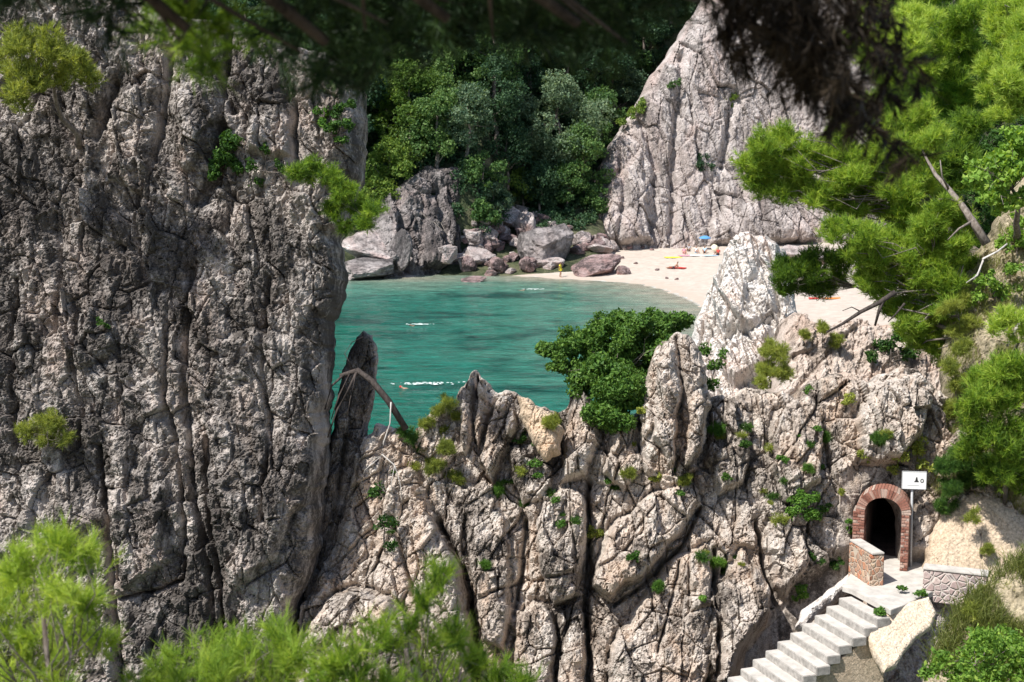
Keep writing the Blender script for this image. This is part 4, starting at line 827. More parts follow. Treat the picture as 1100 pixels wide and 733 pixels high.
# undergrowth: nobody could count it
g = random.Random(5); cl = []; cl2 = []
for k in range(1500):
    px, py = g.uniform(365, 745), g.uniform(-40, 250)
    ok = hit(px, py, [hill, bk, mc]); p = ok[0]
    if p[1] < 154: continue
    on_hill = abs(p[2] - float(hz(np.array([p[0]]), np.array([p[1]]))[0])) < .3
    if on_hill: cl.append((p[0], p[1], p[2] + .3, g.uniform(.7, 1.5)))
for k in range(520):
    px, py = g.uniform(-10, 375), g.uniform(-60, 230); p = hit(px, py, [hill])[0]; cl.append((p[0], p[1], p[2] + .4, g.uniform(1, 2)))
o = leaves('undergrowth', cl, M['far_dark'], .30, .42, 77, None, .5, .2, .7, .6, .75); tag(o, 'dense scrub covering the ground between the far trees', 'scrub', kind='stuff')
cl = []
for k in range(420):
    px, py = g.uniform(930, 1110), g.uniform(-30, 360); ok = rh.ray_cast(Vector(CAM), Vector(ray(px, py)).normalized())
    if ok[0]: p = ok[1]; cl.append((p[0], p[1] - .2, p[2] + .2, g.uniform(.35, .8)))
o = leaves('undergrowth', cl, M['shrub'], .13, .36, 78, None, .5, .2, .7, .35, .7); tag(o, 'green scrub covering the slope behind the near pines', 'scrub', kind='stuff')

# ------------------------------------------------------------------ plants that cling to rock
def shrub(name, lst, mat, label, seed, leaf=.07, dens=.55, Y=None, surf=None, dy=.3, out=.15, group=None, cat='shrub', kind='leaf', tint=.5, stem=.03, gap=.3, sub=5, base=None, up=.3, asp=.6, flat=.85):
    """clumps in photo pixels, standing on the rock found behind them (or at distance Y)."""
    g = random.Random(seed); cl = []
    cx = sum(c[0] for c in lst) / len(lst); by = max(c[1] + c[2] * .8 for c in lst)
    if Y is None:
        p, n_ = hit(cx, by, surf); Y = p[1] - out
    full = pxclumps(lst, Y, dy, seed)
    b = np.array(hit(base[0], base[1], surf)[0]) if base else at(cx, by, Y + .1)
    t = empty(name, tuple(b)); tag(t, label, cat, group)
    cl = pxclumps(lst, Y, dy, seed, sub) if sub > 1 else full
    limbs(MB(), b, np.mean([c[:3] for c in full], 0), cl, stem, seed, max(1, len(cl) // 14)).build('stem', M['bark'], t, True)
    if kind == 'leaf': leaves('foliage', cl, M[mat], leaf, dens, seed, t, .4, gap, flat, tint, asp)
    else: needles('foliage', cl, M[mat], leaf, leaf * .085, 16, dens, seed, t, .4, gap, flat, tint, up)
    return settle(t)
RS = [lc, pil, rg, rbd, oc, wr, ps, rb, sb, nb, kb, bo]
shrub('mastic_bush', [(592, 378, 17), (612, 372, 20), (630, 368, 24), (650, 356, 20), (668, 347, 18), (690, 346, 18), (713, 346, 18), (733, 346, 12), (620, 395, 18), (640, 398, 28, -.2), (668, 385, 30), (652, 425, 30, -.7), (698, 378, 26), (672, 415, 26, -.7), (720, 362, 18), (642, 445, 18, -1.0), (662, 452, 20, -1.0), (682, 432, 16, -.8), (600, 392, 12), (690, 405, 20, -.5), (695, 368, 20), (680, 372, 22), (712, 372, 16), (668, 366, 20), (660, 405, 24, -.4), (650, 375, 22), (630, 420, 18, -.5), (685, 425, 16, -.9)], 'shrub', 'big dense dark green bush growing on the crest of the middle ridge', 401, .11, 1.0, 38.0, None, .6, cat='bush', stem=.08, tint=.62, gap=0, sub=9, base=(655, 485))
shrub('bush', [(757, 374, 12), (768, 392, 12), (766, 412, 11), (776, 380, 8)], 'shrub', 'dark green bush between the round boulder and the white outcrop', 402, .09, .55, 38.4, None, .3, tint=.55)
shrub('bush', [(832, 378, 15), (822, 396, 14), (840, 398, 14), (816, 410, 9)], 'shrub_yellow', 'yellow-green bush standing before the foot of the white outcrop', 403, .10, .55, 38.3, None, .3, kind='needle', tint=.55)
shrub('bush', [(868, 421, 9), (878, 424, 6)], 'plant', 'small green bush on the ridge right of the yellow-green bush', 404, .07, .6, 37.8, None, .15)
shrub('bush', [(860, 540, 15), (870, 552, 14), (852, 552, 9), (876, 536, 9)], 'plant', 'bright green bush on the rock face left of the tunnel arch', 405, .07, .6, None, RS, .15, tint=.6)
shrub('bush', [(884, 548, 7), (891, 543, 5)], 'shrub', 'small dark tuft right of the bright bush beside the arch', 406, .06, .6, None, RS, .1)
shrub('bush', [(912, 560, 6), (913, 570, 6)], 'plant', 'small green plant against the left brick jamb of the arch', 407, .06, .6, None, RS, .1)
shrub('bush', [(895, 607, 8), (902, 604, 6)], 'shrub', 'dark green cushion left of the rubble wall', 408, .06, .7, None, RS, .1, tint=.3)
shrub('bush', [(872, 600, 8), (884, 604, 6)], 'shrub', 'dull dark shrub in the hollow below the bright bush', 409, .06, .6, None, RS, .1, tint=.2)
shrub('bush', [(859, 632, 9), (864, 640, 8), (854, 644, 5)], 'plant', 'bright green bush rooted at the left edge of the steps', 410, .07, .65, None, RS, .1, tint=.65)
for (px, py, r_, mt, lb, sd_) in ((990, 637, 7, 'plant', 'small green plant on the landing edge near the long stone wall', 411), (969, 631, 5, 'shrub', 'smallest dark plant on the pale landing', 412), (946, 657, 7, 'plant', 'round green plant beside the top step above the tan slab', 413)):
    shrub('plant', [(px, py, r_), (px + 3, py + 1, r_ * .7), (px - 3, py + 1, r_ * .7)], mt, lb, sd_, .06, .75, None, [ld, bo, sb_, kb, rg], .08, cat='plant', stem=.012, gap=.1)
for (px, py, r_, mt, lb, sd_, ti) in ((707, 630, 8, 'plant', 'bright green cushion plant on the lower ridge above the diagonal crack', 420, .45), (680, 597, 8, 'plant', 'blue-green cushion plant left of the bright cushion on the ridge', 421, .15), (771, 603, 8, 'plant', 'lime green cushion plant at the middle of the ridge face', 422, .85), (782, 512, 6, 'shrub', 'small dark green plant under the middle notch of the ridge', 423, .6), (535, 526, 8, 'plant', 'green plant in the crack below the twin pinnacles', 424, .4),
    (640, 572, 11, 'shrub_yellow', 'dry yellowish plant in the deep vertical crack', 425, .35), (520, 606, 7, 'plant', 'small green plant low on the ridge beside the pinnacle foot', 426, .5), (754, 642, 6, 'plant', 'tiny yellow-green plant below the lime cushion', 427, .8), (676, 508, 9, 'shrub_yellow', 'olive tuft on the ledge below the crest bush', 428, .3), (708, 512, 11, 'shrub_yellow', 'pale yellow-green tuft right of the olive ledge tuft', 429, .6), (735, 516, 8, 'shrub_yellow', 'straw coloured tuft on the ledge under the round boulder', 430, .5),
    (840, 492, 6, 'plant', 'small plant on the pale rock above the bright bush', 431, .4), (869, 502, 6, 'plant', 'green tuft between the pale rock and the arch', 432, .5), (905, 527, 5, 'shrub_yellow', 'tiny yellowish tuft on the rock left of the arch top', 433, .5), (770, 462, 9, 'plant', 'green tuft under the bush beside the white outcrop', 434, .4), (690, 440, 7, 'shrub_yellow', 'yellowish tuft at the left base of the round boulder', 435, .6), (565, 540, 6, 'shrub', 'dull green tuft on the crack right of the pinnacle', 436, .4), (560, 470, 10, 'shrub', 'dark green tuft on the shaded side of the ochre rock', 437, .35), (592, 452, 9, 'shrub_yellow', 'yellow tuft growing on the ochre soil of the crest', 438, .55), (912, 430, 9, 'shrub_yellow', 'yellow-green tuft in front of the perched boulder', 439, .6), (945, 470, 12, 'shrub', 'olive shrub on the pale rock above the arch', 440, .5), (930, 486, 10, 'shrub_yellow', 'yellow-green shrub on the rock just above the arch ring', 441, .5), (885, 470, 8, 'plant', 'small leafy plant on the rock well above the bright bush', 442, .3), (800, 476, 8, 'shrub', 'dark tuft in the notch of the middle ridge', 443, .4)):
    g_ = random.Random(sd_); shrub('plant', [(px, py, r_ * .95), (px + r_ * g_.uniform(.2, .7), py + r_ * g_.uniform(0, .5), r_ * g_.uniform(.4, .75)), (px - r_ * g_.uniform(.2, .7), py + r_ * g_.uniform(0, .4), r_ * g_.uniform(.4, .75))], mt, lb, sd_, .05 if sd_ % 2 else .09, .9 if sd_ % 2 else .6, None, RS, .1, cat='plant', stem=.010, gap=.1, tint=ti, out=.06, kind='leaf' if sd_ % 2 else 'needle', sub=4)
for (lst, mt, lb, sd_, ti, kd) in (([(470, 440, 10), (482, 432, 10), (458, 455, 10), (490, 446, 8)], 'shrub_yellow', 'dry yellow-green scrub on the crest left of the pinnacles', 450, .35, 'needle'), ([(440, 470, 12), (452, 480, 12), (430, 462, 8)], 'shrub', 'dark green scrub beside the fallen branch on the crest', 451, .45, 'needle'), ([(480, 480, 13), (470, 500, 13), (488, 512, 10)], 'shrub_yellow', 'olive scrub on the shaded slope below the pinnacles', 452, .15, 'needle'), ([(415, 560, 14), (405, 530, 12), (420, 585, 10)], 'shrub', 'dark creeping plant in the hollow right of the leaning pillar', 453, .15, 'leaf'),
    ([(970, 488, 14), (985, 480, 14), (992, 500, 12), (962, 505, 9)], 'shrub_yellow', 'yellow-green shrub over the arch behind the white sign', 454, .6, 'leaf'), ([(1014, 542, 14), (1020, 522, 15), (1015, 500, 13), (1028, 500, 14)], 'shrub', 'dark hanging shrub right of the white sign', 455, .45, 'needle'), ([(1040, 510, 20), (1062, 500, 22), (1030, 490, 16)], 'shrub', 'dark green shrub on the bank above the sandy slope', 456, .55, 'needle'), ([(1045, 555, 10), (1062, 590, 10)], 'shrub_yellow', 'sparse dry plant rooted in the sandy slope', 457, .4, 'needle')):
    shrub('shrub', lst, mt, lb, sd_, .09, .42, None, RS, .25, kind=kd, tint=ti)
for (lst, mt, lb, sd_, ti) in (([(758, 168, 9), (753, 176, 8), (763, 178, 7)], 'far_dark', 'dark shrub growing in the middle of the sunlit back cliff', 530, .5), ([(783, 106, 8), (786, 114, 5)], 'far_lime', 'yellow-green shrub high on the sunlit back cliff', 531, .6), ([(690, 112, 9), (678, 122, 9), (668, 132, 7)], 'far_lime', 'row of yellow-green scrub on the left edge of the sunlit back cliff', 532, .6), ([(720, 92, 6), (728, 88, 5)], 'far_mid', 'small green shrub near the top of the sunlit back cliff', 533, .5), ([(642, 222, 8), (636, 232, 7)], 'far_lime', 'yellow-green shrub at the lower left edge of the sunlit back cliff', 534, .55)):
    shrub('shrub', lst, mt, lb, sd_, .28, .8, None, [bk], .6, tint=ti, stem=.06, sub=4)
# the tall cliff's own plants
shrub('shrub', [(244, 150, 14), (238, 168, 15), (252, 176, 12), (232, 186, 9), (262, 190, 10), (286, 205, 12), (275, 196, 10)], 'shrub', 'dark green bush in a recess of the tall cliff', 460, .10, .9, None, [lc], .3, tint=.3, gap=.05, sub=7)
shrub('shrub', [(335, 182, 17), (355, 190, 18), (372, 205, 18), (318, 188, 13), (385, 222, 16), (392, 236, 14), (360, 222, 14), (372, 244, 10), (400, 226, 12)], 'pine', 'feathery olive green shrub overhanging the right edge of the tall cliff', 461, .15, .40, 34.9, None, .5, kind='needle', tint=.28, base=(350, 215), gap=.38, sub=7)
shrub('shrub', [(45, 452, 18), (62, 460, 14), (28, 462, 14), (48, 474, 14), (72, 472, 10)], 'shrub_yellow', 'small pale yellow-green shrub low on the tall cliff', 462, .11, .35, None, [lc], .3, kind='needle', tint=.45, gap=.5, out=.5)
shrub('shrub', [(108, 345, 6), (114, 350, 5)], 'shrub', 'tiny dark plant in the middle of the tall cliff', 463, .08, .5, None, [lc], .1, tint=.4)
shrub('shrub', [(362, 118, 11), (372, 132, 10), (356, 136, 10), (376, 112, 8), (366, 150, 8)], 'shrub', 'dark leafy shrub near the top right corner of the tall cliff', 466, .10, .8, None, [lc], .2, tint=.35, gap=.1)
shrub('shrub', [(884, 352, 10), (900, 366, 9), (866, 360, 8)], 'shrub_yellow', 'low yellow-green scrub on the upper edge of the pink slope', 467, .10, .6, None, [ps], .2, kind='needle', tint=.45)
shrub('shrub', [(950, 372, 14), (966, 362, 12), (938, 382, 10), (975, 380, 12)], 'shrub', 'dark tangled shrub on the right of the pink slope under the dense pine', 468, .12, .7, None, [ps], .3, tint=.25)
shrub('shrub', [(285, 160, 8), (270, 178, 10), (300, 178, 9)], 'shrub', 'dull green plant under the pale buttress of the tall cliff', 464, .08, .5, None, [lc], .15, tint=.35)
shrub('shrub', [(345, 130, 8), (352, 122, 9), (340, 118, 7)], 'plant', 'bright green plant beside the top of the pale buttress', 465, .09, .55, None, [lc], .2, tint=.5)
def pine(name, lst, Y, base, r0, mat, label, seed, length=.16, per=14, dens=.44, dy=.8, sub=6, tint=.5, gap=.4, group=None, cat='pine tree', width=.017, top=None, twigs=True, bark='bark', shell=.45, up=.9, spread=.5):
    full = pxclumps(lst, Y, dy, seed); cl = pxclumps(lst, Y, dy, seed, sub, 1.0); b = np.asarray(base, float); t = empty(name, tuple(b)); tag(t, label, cat, group)
    tp = np.asarray(top, float) if top is not None else np.mean([c[:3] for c in full], 0) + UP * .3
    limbs(MB(), b - UP * .2, tp, full + cl[::6], r0, seed, 1).build('trunk', M[bark], t, True)
    needles('crown', cl, M[mat], length, width, per, dens, seed, t, shell, gap, .75, tint, up, spread); return settle(t)
pine('pine_tree', [(20, 48, 26), (52, 52, 30), (28, 84, 26), (84, 68, 22), (14, 104, 20), (62, 86, 18), (98, 86, 14), (-15, 70, 30)], 34.9, hit(85, 150, [lc])[0], .09, 'shrub_yellow', 'flat crowned yellow-green pine growing from the upper tall cliff', 470, .16, 14, .32, .6, 7, .45, .5)

# ------------------------------------------------------------------ pines and broadleaf tree on the right
pA = hit(1062, 268, [rb, rh])[0]
pine('pine_tree', [(806, 176, 16), (822, 156, 20), (840, 146, 16), (818, 196, 20), (846, 176, 24), (868, 160, 16), (862, 196, 22), (836, 208, 16), (905, 150, 22), (912, 186, 26), (938, 172, 30), (962, 160, 24), (985, 172, 22), (930, 204, 26), (965, 200, 28), (992, 196, 16), (940, 132, 22), (925, 112, 18), (882, 208, 20), (955, 225, 20), (888, 176, 22), (896, 168, 18), (860, 180, 22), (826, 178, 22), (900, 214, 18), (912, 228, 18), (972, 140, 24), (1000, 150, 20), (958, 148, 24), (985, 125, 20), (905, 130, 16), (940, 180, 26), (1005, 215, 20), (980, 232, 22)], 41.5, pA + np.array([.3, 1.0, -.3]), .20, 'pine', 'bright tufted pine reaching out over the beach with two rounded crowns', 480, .20, 12, .58, .9, 10, .62, .46, 'pines on the right slope', top=at(960, 190, 41.5))
pine('pine_tree', [(900, 246, 18), (925, 252, 22), (958, 262, 28), (985, 262, 26), (1008, 268, 24), (945, 288, 24), (975, 300, 28), (1000, 310, 26), (985, 335, 26), (1004, 352, 22), (1016, 300, 20), (1000, 240, 20), (1015, 225, 18), (985, 368, 16), (935, 270, 22), (1030, 240, 16), (1028, 262, 18), (1035, 285, 16), (1028, 310, 16), (1022, 350, 16), (920, 272, 18), (950, 310, 20), (965, 330, 20), (1000, 290, 28), (985, 285, 26), (1018, 330, 20), (1020, 270, 22), (975, 350, 16), (1008, 375, 18), (930, 300, 16)], 39.8, hit(1050, 330, [rb])[0], .16, 'pine', 'dense pine below the tufted one with its crown down to the pink slope', 481, .19, 12, .58, .8, 10, .55, .46, 'pines on the right slope', top=at(985, 275, 39.8))
pine('pine_tree', [(842, 285, 16), (858, 300, 18), (878, 290, 20), (880, 310, 14), (848, 312, 12), (900, 296, 16), (838, 300, 9), (872, 272, 14), (890, 276, 16), (862, 284, 16), (895, 305, 14), (868, 306, 14), (846, 294, 14), (905, 282, 14)], 42.5, hit(1030, 350, [rb])[0], .07, 'pine', 'sparse dark pine bough hanging low in front of the pink slope', 482, .17, 12, .50, .5, 7, .12, .50, 'pines on the right slope', top=at(900, 300, 42.5))
def rhp(px, py): return hit(px, py, [rh])[0]
for i, (lst, Y, bs, lb, ti, mt) in enumerate((
    ([(948, 30, 28), (972, 48, 30), (940, 66, 24), (962, 86, 28), (985, 20, 26), (990, 78, 24), (950, 112, 22), (925, 40, 20)], 58, (1000, 150), 'sunlit pine at the back left of the upper right slope', .75, 'pine_lime'), ([(1018, 40, 30), (1040, 22, 28), (1012, 78, 28), (1042, 60, 28), (1020, 112, 26), (1045, 100, 22)], 60, (1030, 170), 'pine with a bare forked trunk in the middle of the upper right slope', .45, 'pine'), ([(1078, 30, 28), (1095, 52, 28), (1110, 20, 30), (1070, 62, 22), (1085, 8, 24), (1100, 90, 24), (1072, 96, 20)], 56, (1090, 150), 'yellow-green pine at the far upper right corner', .65, 'pine_lime'),
    ([(1010, 150, 26), (1035, 165, 26), (1000, 185, 24), (1045, 140, 22), (980, 140, 20), (1030, 200, 20)], 55, (1030, 215), 'dark pine behind the two-lobed bright pine', .25, 'pine'), ([(1085, 90, 22), (1098, 112, 24), (1078, 120, 18), (1110, 100, 22)], 52, (1100, 160), 'lime green pine above the broadleaf tree', .7, 'pine_lime'), ([(970, -10, 30), (1010, -15, 30), (1050, -15, 30), (1090, -25, 30), (940, -5, 24)], 64, (1010, 60), 'tall pine cut by the top edge behind the sunlit pines', .4, 'pine'))):
    pine('pine_tree', lst, Y, rhp(*bs), .16, mt, lb, 490 + i, .27, 12, .5, 1.4, 9, ti, .45, 'pines on the upper right slope', width=.026)
# broadleaf tree
b = hit(1090, 262, [rb])[0]; t = empty('broadleaf_tree', tuple(b)); tag(t, 'fresh green broadleaf tree on the bank at the right edge', 'tree')
lst = [(1050, 190, 18), (1068, 170, 20), (1088, 158, 22), (1062, 205, 20), (1084, 190, 24), (1104, 180, 24), (1078, 220, 18), (1098, 212, 18), (1046, 178, 12), (1110, 150, 20)]
cl = pxclumps(lst, 36, .8, 3, 6); limbs(MB(), b, at(1085, 190, 36.2), pxclumps(lst, 36, .8, 3), .11, 5).build('trunk', M['bark'], t, True); leaves('crown', cl, M['fig'], .15, .55, 501, t, .4, .35, .8, .55, .8); settle(t)
for i, (lst, lb, ti, mt) in enumerate((([(1062, 405, 30), (1085, 392, 28), (1048, 432, 24), (1078, 430, 30), (1100, 420, 28)], 'yellow-green young pine on the bank at the right edge', .55, 'pine'), ([(1060, 468, 28), (1085, 480, 30), (1102, 460, 26), (1045, 480, 20), (1075, 505, 24), (1098, 512, 22)], 'dark young pine below the yellow-green one on the bank', .35, 'pine'), ([(1090, 340, 18), (1104, 360, 18), (1072, 350, 14)], 'small lime shrub higher on the bank', .7, 'pine_lime'))):
    pine('pine_tree', lst, 34.4, hit(1080, 540 - 60 * i, [rb])[0], .08, mt, lb, 510 + i, .17, 14, .42, .6, 7, ti, .42, 'young pines on the bank')
shrub('shrub', [(1040, 700, 26), (1060, 688, 26), (1085, 690, 30), (1100, 715, 30), (1030, 725, 28), (1060, 725, 30), (1000, 722, 18), (1015, 708, 16)], 'fig', 'bright leafy bush in the bottom right corner', 520, .085, .55, 23.2, None, .6, tint=.4, cat='bush', stem=.05)
shrub('shrub', [(1018, 330, 12), (1035, 320, 12), (1042, 345, 12), (1025, 355, 10)], 'shrub_yellow', 'yellow-green shrub beside the bleached twigs on the bank', 521, .10, .45, None, [rb], .3, kind='needle', tint=.6)
shrub('shrub', [(1062, 300, 15), (1078, 310, 16), (1050, 318, 12), (1085, 290, 12)], 'fig', 'leafy bright shrub on the bank just above the bleached twigs', 522, .12, .6, None, [rb], .3, tint=.5)
shrub('shrub', [(1090, 250, 16), (1104, 262, 16), (1078, 262, 12), (1098, 238, 12)], 'fig', 'bright shrub at the right edge under the broadleaf tree', 523, .12, .6, None, [rb], .3, tint=.6)
shrub('shrub', [(1020, 395, 13), (1030, 415, 14), (1022, 438, 13), (1034, 375, 12)], 'shrub_yellow', 'upright yellow-green shrub on the left edge of the bank', 524, .12, .5, None, [rb], .3, kind='needle', tint=.4)
shrub('shrub', [(1062, 640, 16), (1085, 630, 18), (1100, 645, 16), (1045, 655, 12)], 'shrub_yellow', 'grassy yellow-green shrub in front of the long stone wall', 525, .13, .5, 25.5, None, .3, kind='needle', tint=.5)
# grass on the bank and in the near corner
def grass(name, surf, poly, n, L_, label, seed, tint=.5, w_=.012, lean=.35):
    g = random.Random(seed); pa = np.array(poly, float); lo, hi = pa.min(0), pa.max(0); B = []
    while len(B) < n:
        q = np.array([[g.uniform(lo[0], hi[0]), g.uniform(lo[1], hi[1])] for _ in range(200)]); q = q[sdf_poly(poly, q[:, 0], q[:, 1]) > 0]
        for px, py in q:
            ok = surf.ray_cast(Vector(CAM), Vector(ray(px, py)).normalized())
            if ok[0] and perlin(np.array([ok[1][:]]) * 1.3, seed)[0] > -.12: B.append(ok[1][:])
    B = np.array(B[:n]); gg = np.random.default_rng(seed); k = 11; P = np.repeat(B, k, 0) + gg.normal(size=(n * k, 3)) * np.array([.10, .10, .02]); m_ = len(P)
    d = unit(np.stack([gg.normal(size=m_) * lean, gg.normal(size=m_) * lean - .2, np.ones(m_)], 1)); l_ = (L_ * gg.uniform(.4, 1.2, m_))[:, None]; s = unit(np.cross(d, gg.normal(size=(m_, 3)))) * w_ * .5
    mid = P + d * l_ * .55; tip = P + d * l_ + np.stack([d[:, 0], d[:, 1], -.25 * np.ones(m_)], 1) * l_ * .45
    V = np.stack([P - s, P + s, mid + s * .8, mid - s * .8, tip], 1).reshape(-1, 3); i5 = np.arange(m_) * 5
    o = mesh_np(name, V, [np.stack([i5, i5 + 1, i5 + 2, i5 + 3], 1), np.stack([i5 + 3, i5 + 2, i5 + 4], 1)], M['grass'], None, False, {'tint': np.repeat(np.clip(tint + .22 * gg.normal(size=m_), 0, 1), 5)})
    return tag(o, label, 'grass', kind='stuff')
grass('grass', rb, [(1005, 560), (1000, 480), (1012, 400), (1022, 330), (1050, 280), (1100, 220), (1240, 160), (1240, 560)], 2300, .40, 'dry yellowish grass covering the bank', 601, .55)
grass('grass', nb, [(1000, 740), (1008, 690), (1035, 650), (1075, 612), (1130, 585), (1250, 570), (1250, 740)], 2300, .42, 'green grass in the near right corner', 602, .35)
# ------------------------------------------------------------------ dead wood
def twig(name, lines, mat, label, cat='branch'):
    mb = MB(); 
    for pts, r0, r1 in lines: mb.tube([at(*p) for p in pts], [r0 + (r1 - r0) * i / (len(pts) - 1) for i in range(len(pts))], 6)
    o = mb.build(name, M[mat], None, True); p = at(*lines[0][0][0]); recenter(o, p); return tag(o, label, cat)
twig('fallen_branch', [([(366, 404, 36.9), (384, 398, 36.7), (400, 410, 36.5), (418, 432, 36.4), (436, 461, 36.5)], .07, .10), ([(384, 398, 36.7), (374, 420, 36.4), (362, 440, 36.5), (352, 470, 36.6)], .04, .02), ([(376, 402, 36.7), (364, 425, 36.5), (356, 450, 36.6)], .03, .015), ([(382, 402, 36.6), (376, 430, 36.4), (372, 455, 36.5)], .02, .01), ([(380, 398, 36.8), (370, 380, 36.7), (378, 368, 36.8), (390, 362, 36.9)], .015, .008), ([(370, 402, 36.8), (356, 415, 36.8), (349, 440, 36.9)], .04, .02)], 'darkwood', 'dark dead branch lying across the leaning rock pillar')
twig('dead_twig', [([(420, 432, 36.1), (419, 455, 36.0), (412, 475, 35.9), (410, 490, 35.8), (398, 494, 35.8)], .02, .012), ([(410, 488, 35.8), (424, 500, 35.7), (430, 520, 35.6), (432, 540, 35.6)], .018, .008), ([(424, 500, 35.7), (420, 520, 35.7), (422, 535, 35.7)], .012, .006), ([(410, 490, 35.8), (392, 505, 35.8), (388, 520, 35.8)], .012, .006)], 'deadwood', 'pale bleached twig hanging below the fallen branch')
twig('dead_branch', [([(962, 314, 39), (945, 325, 39), (925, 335, 39), (905, 348, 39), (888, 357, 39.2)], .08, .03), ([(950, 320, 39), (944, 335, 39), (940, 350, 39.1)], .06, .03), ([(972, 326, 39), (962, 338, 39), (954, 346, 39)], .035, .015), ([(925, 335, 39), (915, 330, 38.9), (905, 334, 38.9)], .02, .01)], 'darkwood', 'dark bare branch fallen across the pink slope under the pine')
twig('dead_branch', [([(1046, 300, 35.6), (1052, 292, 35.5), (1056, 278, 35.4), (1072, 270, 35.4), (1082, 262, 35.5)], .035, .02), ([(1056, 280, 35.4), (1050, 296, 35.3), (1038, 304, 35.3)], .025, .012)], 'deadwood', 'pale bleached branch lying on the upper bank by the pine trunk')
twig('dead_branch', [([(1082, 372, 34.8), (1092, 352, 34.7), (1100, 342, 34.7), (1112, 330, 34.8)], .04, .03), ([(1092, 352, 34.7), (1086, 340, 34.6), (1076, 334, 34.6)], .02, .01), ([(1096, 346, 34.7), (1098, 330, 34.6)], .015, .01)], 'deadwood', 'pale bleached branch on the bank at the right edge')
twig('dead_branch', [([(1060, 262, 38.2), (1046, 240, 38.4), (1034, 222, 38.8), (1018, 202, 39.5), (1005, 188, 40), (996, 172, 40.3), (990, 160, 40.6)], .13, .02), ([(1020, 205, 39.4), (1012, 190, 39.2), (1010, 172, 39.2)], .035, .012), ([(1030, 218, 39), (1020, 214, 38.8), (1008, 214, 38.7)], .03, .01), ([(1044, 238, 38.4), (1030, 246, 38.2), (1018, 258, 38.1)], .04, .015)], 'bark', 'thick grey bare limb leaning out from the bank between the pines')
twig('dead_branch', [([(484, 228, 148), (474, 240, 147.6), (462, 238, 147.4), (452, 228, 147.6)], .055, .03), ([(474, 240, 147.6), (480, 252, 147.3), (488, 262, 147.3)], .04, .02), ([(466, 239, 147.4), (476, 248, 147.2), (484, 250, 147.2)], .035, .015)], 'bark', 'bare grey branch hanging down the dark sea cliff')

# ------------------------------------------------------------------ young pines close below the camera
def near_pine(lst, Y, mat, label, seed, tint, length=.13, dens=.16, sub=6, per=26, dy=.5, width=.0062):
    full = pxclumps(lst, Y, dy, seed); cx = np.mean([c[0] for c in full]); b = np.array([cx, Y + .2, ground_z(cx, Y + .2)]); t = empty('young_pine', tuple(b)); tag(t, label, 'pine tree', 'young pines close below the viewpoint')
    cl = pxclumps(lst, Y, dy, seed, sub, .95); limbs(MB(), b - UP * .2, np.mean([c[:3] for c in full], 0), full + cl[::3], .06, seed, 1).build('trunk', M['bark'], t, True)
    needles('crown', cl, M[mat], length, width, per, dens, seed, t, .25, .35, .95, tint, 1.4, .42); return settle(t)
near_pine([(30, 600, 34), (62, 588, 30), (90, 600, 26), (20, 640, 40), (60, 640, 40), (95, 650, 26), (25, 690, 44), (70, 695, 40), (110, 690, 22), (20, 735, 44), (65, 740, 40), (-20, 650, 40), (-20, 700, 40)], 9, 'pine_lime', 'bright yellow-green young pine in the bottom left corner', 701, .65)
near_pine([(190, 712, 30), (225, 704, 32), (262, 698, 34), (300, 694, 32), (322, 710, 28), (245, 725, 38), (290, 722, 38), (200, 738, 34), (335, 735, 30), (160, 740, 24)], 10, 'pine_lime', 'mid green young pine at the bottom left of centre', 702, .35)
near_pine([(375, 705, 30), (405, 690, 34), (438, 670, 30), (462, 642, 24), (476, 616, 18), (450, 700, 36), (490, 690, 24), (420, 735, 40), (470, 738, 36), (380, 740, 36), (515, 715, 16), (352, 722, 22)], 9.5, 'pine', 'darker green young pine at the bottom centre', 703, .5)
near_pine([(540, 728, 22), (560, 738, 22), (525, 745, 20)], 11, 'pine', 'small young pine just showing at the bottom edge beside the darker one', 704, .4)
# ------------------------------------------------------------------ the big pine over the viewpoint
g = random.Random(9); lst = []
edge_pts = [(-60, 4), (20, 8), (50, 8), (80, 20), (120, 34), (150, 52), (180, 60), (220, 68), (260, 62), (290, 58), (315, 78), (350, 86), (385, 88), (410, 70), (450, 60), (500, 48), (550, 42), (600, 58), (640, 60), (680, 34), (715, 10), (760, -8)]
def edge_y(x): return float(np.interp(x, [p[0] for p in edge_pts], [p[1] for p in edge_pts])) + 10 + 8 * math.sin(x * .08) + g.uniform(-16, 9)
cl = []
for x in range(-60, 770, 11):
    e = edge_y(x)
    for r_ in range(0, 9):
        py = e - 16 - r_ * 22 - g.uniform(0, 10)
        if py < -150: break
        if 135 < x < 298 and -30 < py < 78: continue
        Y = g.uniform(5.6, 7.6); p = at(x + g.uniform(-8, 8), py, Y)
        if x > 560 and g.random() < .15: continue
        q = p - at(222, 30, 6.6); s__ = np.array([-.45, -.38, .81]); s__ /= np.linalg.norm(s__); tq = np.dot(q, s__); dd = np.linalg.norm(q - s__ * tq)
        if tq > .25 and dd < .62: continue
        cl.append((p[0], p[1], p[2], g.uniform(.085, .15)))
for k in range(420):       # the crown goes on above and behind the frame
    p = np.array([g.uniform(-4.2, 2.6), g.uniform(1.2, 8.5), 0]); top_ray = CAM[2] + p[1] * .21; p[2] = top_ray + g.uniform(.25, 2.8)
    q = p - at(222, 30, 6.6); s__ = np.array([-.45, -.38, .81]); s__ /= np.linalg.norm(s__); dd = np.linalg.norm(q - s__ * np.dot(q, s__))
    if dd < .75: continue  # gap cut in the crown along the sun ray to light the bough
    cl.append((p[0], p[1], p[2], g.uniform(.25, .42)))
base = np.array([-3.4, 1.4, ground_z(-3.4, 1.4)]); bp = empty('overhanging_pine', tuple(base)); tag(bp, 'big dark pine whose shaded boughs hang across the top of the view', 'pine tree')
